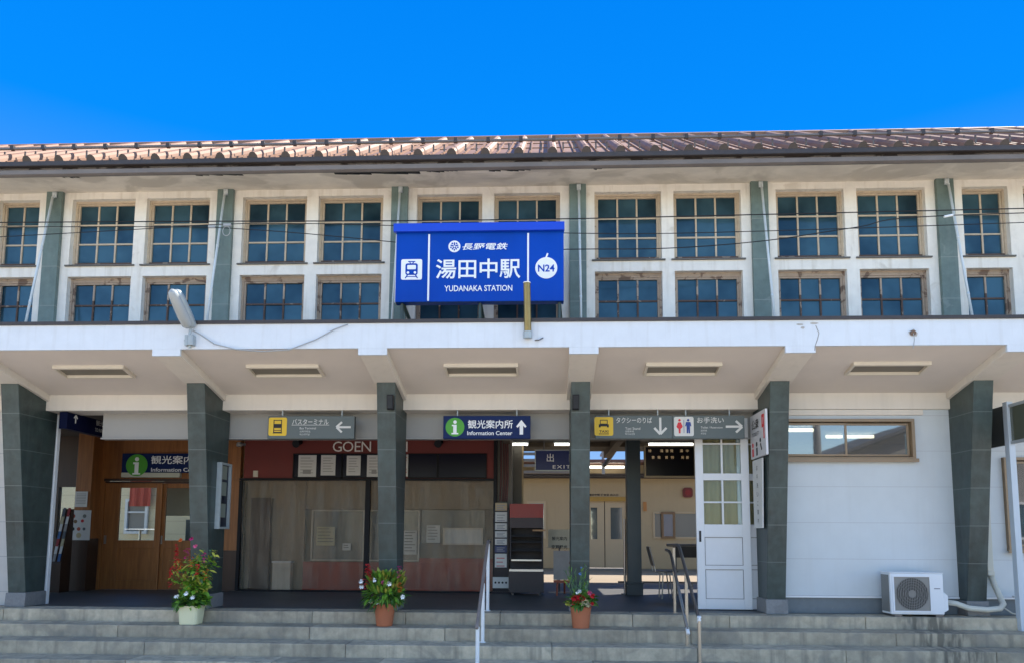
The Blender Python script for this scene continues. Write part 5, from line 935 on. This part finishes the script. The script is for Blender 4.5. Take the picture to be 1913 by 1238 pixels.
# ================================================================== HANDRAILS
HX = -1.30
T = thing('handrail', 'single white and grey handrail running down the steps below the information sign', 'handrail', (HX, -0.8, -0.3))
g = MB(); g.tube([(HX, 0.40, 0.97), (HX, 0.12, 0.97), (HX, 0.02, 0.93), (HX, -1.48, 0.0), (HX, -1.56, -0.04)], 0.022, 10); obj('rail', g, M('rail_cover', (0.23, 0.185, 0.165), 0.5, 0.2, 8), T, smooth=True)
for y, z0, z1 in ((0.06, 0.0, 0.94), (-0.76, -0.32, 0.435), (-1.50, -0.66, -0.03)):
    g = MB(); g.tube([(HX + 0.005, y, z0), (HX + 0.005, y, z1)], 0.024, 10); g.tube([(HX + 0.005, y, z0), (HX + 0.005, y, z0 + 0.012)], 0.04, 12); obj('post', g, white_metal, T, smooth=False)
HX = 1.31
T = thing('handrail', 'double steel handrail running down the steps before the white doors', 'handrail', (HX, -0.8, -0.3))
g = MB(); up_ = [(HX, 0.55, 0.93), (HX, -0.30, 0.94), (HX, -0.44, 0.90), (HX, -1.55, 0.14), (HX, -1.64, 0.10)]; g.tube(up_, 0.021, 10); obj('upper_rail', g, steel_dark, T, smooth=True)
g = MB(); g.tube([(HX - 0.03, 0.5, 0.86), (HX - 0.03, 0.2, 0.84), (HX - 0.03, 0.05, 0.78), (HX - 0.03, -1.05, -0.10)], 0.021, 10); obj('lower_rail', g, steel_dark, T, smooth=True)
g = MB(); g.tube([(HX - 0.03, -1.02, -0.08), (HX - 0.03, -1.10, -0.14)], 0.023, 10); g.tube([(HX, -1.61, 0.05), (HX, -1.63, 0.13)], 0.024, 10); obj('end_cap', g, white_metal, T, smooth=True)
for y, z0, z1 in ((0.03, 0.0, 0.90), (-0.85, -0.32, 0.60), (-1.62, -0.66, 0.10)):
    g = MB(); g.tube([(HX, y, z0), (HX, y, z1)], 0.021, 10); g.tube([(HX, y, z0), (HX, y, z0 + 0.01)], 0.04, 12); obj('post', g, M('post_tan', (0.42, 0.36, 0.29), 0.35, 0.15, 10, 0.02, metal=0.6), T)

# ================================================================== FLOWER POTS
def leaf(mb, p, d, L, wd, droop=0.3, up=None):
    d = Vector(d).normalized(); s = d.cross(Vector((0, 0, 1)));
    if s.length < 0.1: s = Vector((1, 0, 0))
    s.normalize(); s = (Matrix.Rotation(random.uniform(-0.9, 0.9), 3, d) @ s); vs = []; pts = 4
    for i in range(pts + 1):
        t = i / pts; c = Vector(p) + d * L * t - Vector((0, 0, 1)) * droop * L * t * t; w_ = wd * math.sin(math.pi * min(0.97, 0.12 + 0.88 * t)) * 0.5
        vs += [c - s * w_, c + s * w_]
    mb.add(vs, [(2 * i, 2 * i + 1, 2 * i + 3, 2 * i + 2) for i in range(pts)])
def rnd_dir(zmin=-0.2, zmax=1.0):
    a = random.uniform(0, 2 * math.pi); z = random.uniform(zmin, zmax); r = math.sqrt(max(0, 1 - min(1, z * z))); return Vector((r * math.cos(a), r * math.sin(a), z))
def bloom(parent, p, r, mat, n=7, spike=0):
    g = MB()
    if spike:
        for i in range(spike):
            q = Vector(p) + Vector((random.uniform(-.012, .012), random.uniform(-.012, .012), -0.11 + 0.15 * i / spike))
            for _ in range(3): leaf(g, q, rnd_dir(-0.1, 0.5), r, r * 0.6, 0.5)
    else:
        for i in range(n): a = 2 * math.pi * i / n; leaf(g, p, (math.cos(a), math.sin(a) * 0.5 - 0.5, math.sin(a) * 0.8 + 0.25), r, r * 0.8, 0.2)
        for i in range(4): leaf(g, p, rnd_dir(-.3, .8), r * 0.6, r * 0.5, 0.2)
    return obj('flower', g, mat, parent)
def foliage(T, c, n, rx, rz, L, wd, mats, zlow=0.0, name='foliage', dens=None, upb=0.2):
    g = MB()
    for i in range(n):
        u = rnd_dir(-0.6, 1.0); rr = random.random() ** 0.4; p = Vector((c[0] + u.x * rx * rr, c[1] + u.y * rx * rr, c[2] + u.z * rz * rr)); g.cur = random.choices(range(len(mats)), dens)[0]
        dd_ = (u + Vector((0, 0, upb)) + rnd_dir(-0.5, 0.8) * 0.7); leaf(g, p, dd_, L * random.uniform(0.6, 1.2), wd * random.uniform(0.7, 1.2), random.uniform(0.1, 0.6))
    return obj(name, g, mats, T)
def pot(T, c, r0, r1, h, mat, sq=0.0, rim=True):
    g = MB(); pr_ = [(r0, 0), (r0 + (r1 - r0) * 0.80, h * 0.80)] + ([(r1 + 0.012, h * 0.80), (r1 + 0.016, h)] if rim else [(r1, h * 0.94), (r1 + 0.01, h * 0.945), (r1 + 0.01, h)]) + [(r1 - 0.012, h), (r1 - 0.02, h - 0.045)]
    g.lathe(pr_, c, 32, sq); obj('pot', g, mat, T, smooth=False, bevel=0.004)
    g = MB(); g.lathe([(r1 - 0.022, h - 0.06), (r1 - 0.022, h - 0.045)], c, 24, sq); obj('soil', g, soil, T)
def stems(T, c, tips, mat, r=0.006):
    g = MB()
    for tp in tips: m_ = Vector(c).lerp(Vector(tp), 0.5) + Vector((random.uniform(-.03, .03), random.uniform(-.03, .03), 0.04)); g.tube([c, m_, tp], [r, r * 0.8, r * 0.5], 5, False)
    obj('stems', g, mat, T)
ZT = -0.16; YP = -0.43
# 1: tall salvia in a cream pot
x = PY(357.5, 1150, YP)[0]; c = (x, YP, ZT)
T = thing('potted_plant', 'tall loose plant with red and orange flowers in a cream pot', 'potted plant', c, 'flower pots along the top step')
pot(T, c, 0.124, 0.146, 0.25, cream_pot, 5.0, False)
foliage(T, (x, YP, ZT + 0.32), 340, 0.20, 0.12, 0.10, 0.05, [leaf_d, leaf_g], dens=(4, 4), name='low_leaves')
foliage(T, (x + 0.04, YP, ZT + 0.48), 220, 0.13, 0.12, 0.11, 0.06, [leaf_g, leaf_y], dens=(5, 2), name='middle_leaves')
tips = [(x + random.uniform(-.26, .28), YP + random.uniform(-.15, .15), ZT + random.uniform(0.7, 1.02)) for _ in range(26)]
stems(T, (x, YP, ZT + 0.25), tips, leaf_d)
g = MB(); mats = [leaf_y, leaf_g, leaf_s]
for tp in tips:
    for i in range(24):
        t = random.uniform(0.35, 1.0); p = Vector((x, YP, ZT + 0.25)).lerp(Vector(tp), t) + Vector((random.uniform(-.05, .05), random.uniform(-.05, .05), random.uniform(-.05, .04))); g.cur = random.choices((0, 1, 2), (6, 3, 1) if tp[0] < x + 0.05 else (4, 4, 2))[0]; leaf(g, p, rnd_dir(-0.5, 0.6), random.uniform(0.06, 0.10), 0.036, 0.4)
obj('upper_leaves', g, mats, T)
for dx, dz_, mt, sp2 in ((-0.11, 1.13, fl_orange, 0), (0.04, 1.15, fl_mag, 0), (-0.16, 1.05, fl_red, 8), (-0.15, 0.97, fl_red, 8), (-0.02, 1.0, fl_mag, 7), (0.10, 1.05, fl_pink, 0), (0.22, 0.95, fl_mag, 5), (-0.14, 0.82, fl_red, 9), (-0.10, 0.86, fl_orange, 6), (0.14, 0.78, fl_red, 9), (-0.22, 0.76, fl_red, 7), (0.26, 0.72, fl_orange, 6), (-0.22, 0.62, fl_red, 5), (0.05, 0.90, fl_orange, 4)):
    bloom(T, (x + dx, YP - 0.19, ZT + dz_), 0.038, mt, spike=sp2)
for dx, dz_ in ((-0.12, 0.38), (0.01, 0.42), (0.10, 0.37)): bloom(T, (x + dx, YP - 0.19, ZT + dz_), 0.042, fl_white)
# 2: bushy pot in the middle
x = PY(718.5, 1150, YP)[0]; c = (x, YP, ZT)
T = thing('potted_plant', 'bushy green pointed leaves with white and pink flowers in a terracotta pot', 'potted plant', c, 'flower pots along the top step')
pot(T, c, 0.107, 0.143, 0.30, terracotta)
foliage(T, (x, YP, ZT + 0.40), 380, 0.25, 0.16, 0.13, 0.035, [leaf_d, leaf_g], dens=(4, 4), name='skirt_leaves', upb=-0.2)
g = MB()
for i in range(420):
    a = random.uniform(0, 6.283); r_ = 0.22 * math.sqrt(random.random()); zz_ = ZT + random.uniform(0.42, 0.66); p = (x + r_ * math.cos(a), YP + r_ * math.sin(a), zz_); g.cur = random.choices((0, 1, 2), (2, 5, 4))[0]; leaf(g, p, (math.cos(a) * 0.5, math.sin(a) * 0.5, 1.0), random.uniform(0.10, 0.19), 0.04, 0.25)
obj('upright_leaves', g, [leaf_d, leaf_g, leaf_y], T)
for dx, dz_, mt, sp2 in ((-0.20, 0.80, fl_red, 9), (-0.17, 0.74, fl_red, 7), (0.22, 0.78, fl_mag, 7), (-0.22, 0.62, fl_red, 5), (0.24, 0.58, fl_orange, 5), (0.02, 0.585, fl_pink, 0), (-0.28, 0.60, fl_white, 0), (-0.27, 0.53, fl_white, 0), (0.28, 0.40, fl_white, 0), (-0.10, 0.62, fl_white, 0), (0.10, 0.57, fl_white, 0), (-0.14, 0.34, fl_cream, 0), (-0.05, 0.33, fl_white, 0), (0.06, 0.60, fl_cream, 0)):
    bloom(T, (x + dx, YP - 0.21, ZT + dz_), 0.042 if not sp2 else 0.04, mt, spike=sp2)
# 3: small pot with red flowers and wispy stems
x = PY(1085, 1150, YP)[0]; c = (x, YP, ZT)
T = thing('potted_plant', 'small terracotta pot of red flowers with wispy tall stems', 'potted plant', c, 'flower pots along the top step')
pot(T, c, 0.110, 0.138, 0.28, terracotta, 0.0, False)
foliage(T, (x + 0.02, YP, ZT + 0.36), 200, 0.17, 0.10, 0.10, 0.045, [leaf_d, leaf_g], dens=(5, 3), name='low_leaves')
g = MB(); tips = [(x + random.uniform(-.22, .13), YP + random.uniform(-.08, .1), ZT + random.uniform(0.6, 0.84)) for _ in range(15)]
for tp in tips:
    b0_ = Vector((x - 0.03, YP, ZT + 0.28))
    for i in range(13):
        p = b0_.lerp(Vector(tp), random.uniform(0.2, 1.0)); g.cur = random.choices((0, 1), (4, 3))[0]; leaf(g, p, (tp[0] - x + random.uniform(-.3, .3), random.uniform(-.4, .4), 0.6), random.uniform(0.06, 0.11), 0.012, 0.3)
obj('wispy_leaves', g, [leaf_s, leaf_g], T); stems(T, (x - 0.03, YP, ZT + 0.26), tips, leaf_s, 0.004)
for dx, dz_, mt, r_ in ((-0.09, 0.40, fl_red, 0.055), (-0.03, 0.42, fl_red, 0.055), (-0.05, 0.36, fl_red, 0.05), (0.02, 0.40, fl_red, 0.05), (-0.10, 0.34, fl_red, 0.045), (0.11, 0.47, fl_pink, 0.045), (0.15, 0.43, fl_red, 0.045), (0.14, 0.33, fl_red, 0.035), (0.05, 0.35, fl_cream, 0.06), (0.09, 0.32, fl_cream, 0.055), (0.02, 0.33, fl_cream, 0.045), (-0.17, 0.33, leaf_y, 0.055), (-0.02, 0.49, fl_white, 0.035), (-0.05, 0.47, fl_white, 0.03), (-0.01, 0.72, fl_blue, 0.028), (0.0, 0.80, fl_blue, 0.02)):
    bloom(T, (x + dx, YP - 0.13, ZT + dz_), r_, mt, 9)

# ================================================================== AIR CONDITIONER
T = thing('air_conditioner', 'white outdoor air conditioner unit standing on the top step', 'air conditioner', (4.55, -0.03, 0))
ax0, ax1, ay0, ay1, az0, az1 = 4.17, 4.87, -0.16, 0.13, 0.03, 0.575
g = MB(); g.box(ax0, ax1, ay0, ay1, az0, az1); obj('casing', g, ac_white, T, bevel=0.012)
g = MB(); g.box(ax0 - 0.004, ax1 + 0.004, ay0 - 0.006, ay1 + 0.004, az1 + 0.001, az1 + 0.014); obj('lid', g, ac_white, T, bevel=0.004)
gx_0, gx_1, gz_0, gz_1 = ax0 + 0.045, ax0 + 0.515, az0 + 0.05, az0 + 0.50
g = MB(); g.frame(gx_0 - 0.02, gx_1 + 0.02, gz_0 - 0.02, gz_1 + 0.02, ay0 - 0.014, ay0 - 0.001, 0.02); obj('grille_frame', g, ac_white, T)
g = MB(); g.box(gx_0, gx_1, ay0 - 0.004, ay0 - 0.001, gz_0, gz_1); obj('grille_panel', g, grille_m, T)
cxx, czz = (gx_0 + gx_1) / 2, (gz_0 + gz_1) / 2
g = MB(); g.disc(cxx, ay0 - 0.0045, czz, 0.212, 0.002, 40); fan = obj('fan_opening', g, grille_in, T)
g = MB()
for r_ in (0.05, 0.085, 0.12, 0.155, 0.185, 0.212): g.tube([(cxx + r_ * math.cos(2 * math.pi * k / 36), ay0 - 0.012, czz + r_ * math.sin(2 * math.pi * k / 36)) for k in range(37)], 0.002, 4)
for k in range(-9, 10): hh = math.sqrt(max(0.0, 0.212 ** 2 - (k * 0.0225) ** 2)); g.box(cxx + k * 0.0225 - 0.002, cxx + k * 0.0225 + 0.002, ay0 - 0.0105, ay0 - 0.007, czz - hh, czz + hh)
obj('fan_guard', g, grille_m, T)
g = MB(); g.prism([(cxx + 0.05 * math.cos(a_ * 0.4), czz + 0.05 * math.sin(a_ * 0.4)) for a_ in range(16)], ay0 - 0.0068, ay0 - 0.0066, 'Y'); obj('fan_hub', g, grille_m, T)
g = MB()
for k in range(9): g.box(ax0 - 0.004, ax0 - 0.0006, ay0 + 0.05 , ay1 - 0.03, az0 + 0.06 + k * 0.05, az0 + 0.085 + k * 0.05)
g.box(ax0 - 0.003, ax0 - 0.0004, ay0 + 0.04, ay1 - 0.02, az0 + 0.03, az1 - 0.02); obj('side_fins', g, M('fin_grey', (0.2, 0.2, 0.19), 0.5), T)
g = MB(); g.prism([(ax1 + 0.001, az0 + 0.02), (ax1 + 0.07, az0 + 0.06), (ax1 + 0.07, az0 + 0.25), (ax1 + 0.001, az0 + 0.31)], ay0 + 0.03, ay1 - 0.02, 'Y'); obj('valve_cover', g, ac_white, T, bevel=0.008)
for xx in (ax0 + 0.08, ax1 - 0.08):
    g = MB(); g.box(xx - 0.05, xx + 0.05, ay0 - 0.02, ay1 + 0.02, 0.0, az0 - 0.001); obj('foot', g, steel_dark, T)
g = MB(); text(g, 'KeepAir', ax1 - 0.085, az0 + 0.345, ay0 - 0.001, wd=0.085, h=0.022, bold=0.02, t=0.002)
g = MB(); g.box(ax1 - 0.125, ax1 - 0.045, ay0 - 0.003, ay0 - 0.001, az0 + 0.34, az0 + 0.352); obj('badge', g, plain('badge_grey', (0.2, 0.2, 0.22)), T)
T = thing('pipe_duct', 'ivory pipe duct looping from the air conditioner round the right column', 'duct', (5.3, -0.12, 0.1))
pts = [(4.94, -0.03, 0.19), (5.08, -0.07, 0.17), (5.22, -0.10, 0.115), (5.45, -0.13, 0.10), (5.62, -0.12, 0.115), (5.70, -0.06, 0.17), (5.72, 0.05, 0.27), (5.71, 0.14, 0.42), (5.69, 0.17, 0.55)]
g = MB(); g.tube(pts, 0.038, 12); obj('hose', g, ivory, T, smooth=True)
g = MB(); g.box(5.635, 5.715, 0.13, 0.20, 0.56, 2.84); g.box(5.628, 5.722, 0.122, 0.205, 0.54, 0.60); obj('cover', g, ivory, T, bevel=0.006)
g = MB(); g.tube([(5.68, -0.05, 0.14), (5.80, -0.08, 0.05), (5.98, -0.12, 0.02), (6.2, -0.14, 0.012)], 0.010, 6); obj('drain_hose', g, ivory, T, smooth=True)

# ================================================================== RIGHT EDGE: POLE WITH GLAZED SCREEN
T = thing('screen_frame', 'pale steel post carrying a dark glazed screen at the right edge', 'screen', (5.8, -0.2, -0.3))
g = MB(); g.box(5.77, 5.85, -0.30, -0.20, -0.16, 2.9); obj('post', g, M('pale_blue_steel', (0.50, 0.56, 0.62), 0.4, 0.05, 4, 0.01), T, bevel=0.004)
zs0, zs1 = 2.32, 2.86
g = MB(); g.box(5.79, 5.83, -2.2, -0.302, zs1 - 0.04, zs1); g.box(5.79, 5.83, -2.2, -0.302, zs0, zs0 + 0.04); obj('rail', g, M('screen_rail', (0.33, 0.36, 0.38), 0.4), T)
g = MB(); g.box(5.805, 5.815, -2.2, -0.302, zs0 + 0.04, zs1 - 0.04); obj('glass', g, glass('screen_glass', (0.10, 0.11, 0.08), 0.1, 0.08, 0.06), T)
g = MB(); g.box(5.79, 5.83, -0.198, 0.2, zs0 + 0.0, zs1); obj('shaded_panel', g, M('screen_shade', (0.03, 0.035, 0.035), 0.4), T)  # far part of the glazed screen, its shade put into a dark colour
g = MB(); g.box(5.93, 7.5, -0.05, 0.0, 0.26, 0.285); g.tube([(5.93, -0.02, 0.27), (5.85, -0.02, 0.27)], 0.012, 6)
obj('wall_bar', g, galv, label='grey horizontal bar low on the wall at the right edge', cat='bar')

# ================================================================== ACROSS THE STREET (out of view, for reflections)
T = thing('shop_house', 'unseen cream house with a red awning across the street', 'house', (-19, -20, -0.66))  # invented for a reflection in the door glass; the end wall blocks it
g = MB(); g.box(-30, -12, -26, -19, -0.66, 6.0); obj('wall', g, M('cream_render', (0.62, 0.56, 0.42), 0.8, 0.1, 2), T)
g = MB(); g.prism([(-26.5, 6.0), (-18.5, 6.0), (-22.5, 8.2)], -30.4, -11.6); obj('roof', g, M('slate_roof', (0.08, 0.08, 0.09), 0.7), T)
g = MB(); g.prism([(-19.0, 2.9), (-18.2, 2.5), (-18.2, 2.2), (-19.0, 2.2)], -20.5, -18.6); obj('awning', g, pic_red, T)
for xx in (-27, -23.5, -20.6, -17, -14):
    g = MB(); g.frame(xx, xx + 1.3, 0.5, 2.1, -19.05, -18.96, 0.09); o = obj('window', g, white_metal, T); g = MB(); g.box(xx + 0.09, xx + 1.21, -19.0, -18.99, 0.59, 2.01); obj('glass', g, win_glass, o)
T = thing('grey_house', 'grey gabled house across the street, reflected in the high window', 'house', (14, -22, -0.66))
g = MB(); g.box(11.2, 21.5, -32, -20, -0.66, 4.2); g.prism([(11.2, 4.2), (21.5, 4.2), (16.35, 6.1)], -31.9, -20.01, 'Y'); obj('wall', g, M('grey_render', (0.22, 0.21, 0.20), 0.8, 0.1, 2), T)
g = MB(); g.prism([(10.7, 4.05), (16.35, 6.15), (22, 4.05), (22, 4.2), (16.35, 6.32), (10.7, 4.2)], -32.3, -19.6, 'Y'); obj('roof', g, bpy.data.materials['slate_roof'], T)
for xx in (12.2, 15.2, 18.2):
    g = MB(); g.frame(xx, xx + 1.3, 1.0, 2.5, -20.0, -19.93, 0.09); o = obj('window', g, white_metal, T); g = MB(); g.box(xx + 0.09, xx + 1.21, -19.98, -19.97, 1.09, 2.41); obj('glass', g, win_glass, o)
T = thing('utility_pole', 'concrete utility pole across the street, reflected in the high window', 'pole', (9.6, -17, -0.66)); g = MB(); g.tube([(9.6, -17, -0.66), (9.6, -17, 9.5)], [0.17, 0.11], 14); obj('shaft', g, plinth_m, T, smooth=True); g = MB(); g.box(8.6, 10.6, -17.2, -17.1, 8.6, 8.7); obj('cross_arm', g, steel_dark, T)
